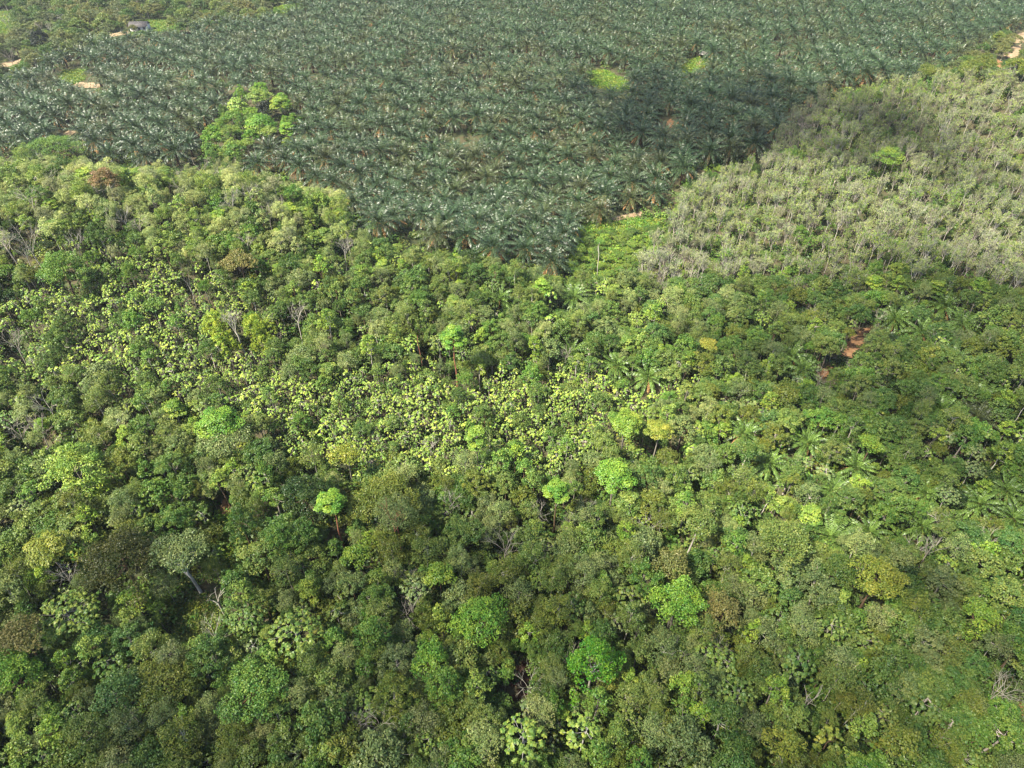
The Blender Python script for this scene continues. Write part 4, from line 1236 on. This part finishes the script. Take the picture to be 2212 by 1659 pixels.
def vapour(dens):
    m, nt, N, K = new_mat('cloud_vapour')
    out = N.new('ShaderNodeOutputMaterial'); tr = N.new('ShaderNodeBsdfTransparent'); df = N.new('ShaderNodeBsdfDiffuse'); df.inputs[0].default_value = (.9, .9, .9, 1)
    mx = N.new('ShaderNodeMixShader'); mx.inputs[0].default_value = dens
    K.new(tr.outputs[0], mx.inputs[1]); K.new(df.outputs[0], mx.inputs[2]); K.new(mx.outputs[0], out.inputs[0])
    return m


def cloud(spots, alt, seed, dens=.2):
    r = np.random.default_rng(seed); A = Acc()
    th = np.linspace(0, math.pi, 9); ph = np.arange(14) * 6.283 / 14
    for (u, v, rad) in spots:
        x, y, d = unproject(u, v, 4)
        R0 = rad * d / FD
        for q in range(2):
            R = R0 * r.uniform(.5, .95)
            cx, cy = x + r.normal() * R0 * .4, y + r.normal() * R0 * .55
            h = alt + r.normal() * 12
            c = np.array([cx, cy, 0]) + S * (h / S[2])
            V = np.stack([np.outer(np.sin(th), np.cos(ph)), np.outer(np.sin(th), np.sin(ph)), np.outer(np.cos(th), np.ones(14))], -1).reshape(-1, 3) * np.array([R, R * 1.2, R * .5]) + c
            F = np.array([(i * 14 + j, i * 14 + (j + 1) % 14, (i + 1) * 14 + (j + 1) % 14, (i + 1) * 14 + j) for i in range(8) for j in range(14)])
            A.add(V, F)
    V, F, _ = A.get()
    o = link(bpy.data.objects.new('cloud', mesh('cloud', V, F, mat=vapour(dens), smooth=True)))
    tag(o, 'white cloud high over the plantation', 'cloud', None, 'stuff')




def cover(poly, step, rad):
    us = [q[0] for q in poly]; vs = [q[1] for q in poly]
    return [(u + rng.normal() * step * .25, v + rng.normal() * step * .2, rad) for u in np.arange(min(us), max(us), step) for v in np.arange(min(vs), max(vs), step * .8) if inside(poly, u, v)]


cloud(cover([(1205, 180), (1300, 175), (1360, 195), (1400, 140), (1470, 130), (1490, 185), (1560, 175), (1700, 172), (1800, 190), (1920, 205), (2040, 250), (2060, 320), (1900, 350), (1760, 335), (1640, 345), (1480, 340), (1390, 320), (1310, 255)], 30, 58), 420, 1, .075)
cloud(cover([(2000, 330), (2250, 350), (2250, 470), (2090, 430)], 60, 90) + cover([(1560, 690), (1660, 630), (1900, 600), (2100, 560), (2320, 560), (2330, 1080), (2150, 1060), (1900, 930), (1700, 850), (1560, 760)], 72, 115), 420, 2, .05)
cloud(cover([(-120, 1160), (300, 1150), (560, 1090), (900, 1050), (1300, 1120), (1700, 1240), (2330, 1200), (2400, 1800), (-120, 1800)], 110, 130), 420, 3, .06)

w = bpy.data.worlds.new('World'); SC.world = w; w.use_nodes = True
bg = w.node_tree.nodes['Background']
sky = w.node_tree.nodes.new('ShaderNodeTexSky'); sky.sky_type = 'NISHITA'; sky.sun_disc = False
sky.sun_elevation = SUN_EL; sky.sun_rotation = SUN_AZ; sky.dust_density = 1.5
w.node_tree.links.new(sky.outputs[0], bg.inputs[0]); bg.inputs[1].default_value = .085
ld = bpy.data.lights.new('sun', 'SUN'); ld.energy = 5.0; ld.angle = math.radians(.53); ld.color = (1, .94, .80)
so = link(bpy.data.objects.new('sun', ld))
from mathutils import Vector
so.rotation_euler = Vector(S).to_track_quat('Z', 'Y').to_euler()
cd = bpy.data.cameras.new('camera'); cd.sensor_width = 36; cd.lens = 36 * FD / 2212; cd.clip_end = 9000; cd.clip_start = .5
co = link(bpy.data.objects.new('camera', cd)); co.location = CAM; co.rotation_euler = (math.pi / 2 - PITCH, 0, 0)
SC.camera = co
SC.view_settings.view_transform = 'Standard'; SC.view_settings.look = 'None'; SC.view_settings.gamma = 1
SC.view_settings.exposure = 2.15
SC.cycles.max_bounces = 5; SC.cycles.diffuse_bounces = 3; SC.cycles.glossy_bounces = 1; SC.cycles.transmission_bounces = 3; SC.cycles.transparent_max_bounces = 48
from collections import Counter
print('COUNTS', Counter(p['kind'] for p in plants), 'single', len(single), {k: len(M) for k, M in mass.items()}, 'maxord', max(len(v) for v in bins.values()))

SC.cycles.filter_width = 1.35

# ------------------------------------------------------------------ thin haze over the whole view
hv = np.array([(sx, sy, sz) for sz in (float(Z.min()) - 1.0, 112.0) for sy in (-7000.0, 7000.0) for sx in (-7000.0, 7000.0)])
hf = np.array([(0, 2, 3, 1), (4, 5, 7, 6), (0, 1, 5, 4), (1, 3, 7, 5), (3, 2, 6, 7), (2, 0, 4, 6)])
m, nt, N, K = new_mat('haze')
out = N.new('ShaderNodeOutputMaterial'); pv = N.new('ShaderNodeVolumePrincipled')
pv.inputs['Color'].default_value = (.86, .92, 1, 1); pv.inputs['Density'].default_value = .00007; pv.inputs['Anisotropy'].default_value = .2
K.new(pv.outputs[0], out.inputs['Volume'])
o = link(bpy.data.objects.new('haze', mesh('haze', hv, hf, mat=m))); tag(o, 'thin pale haze in the air over the forest', 'haze', None, 'stuff')
SC.cycles.volume_bounces = 0
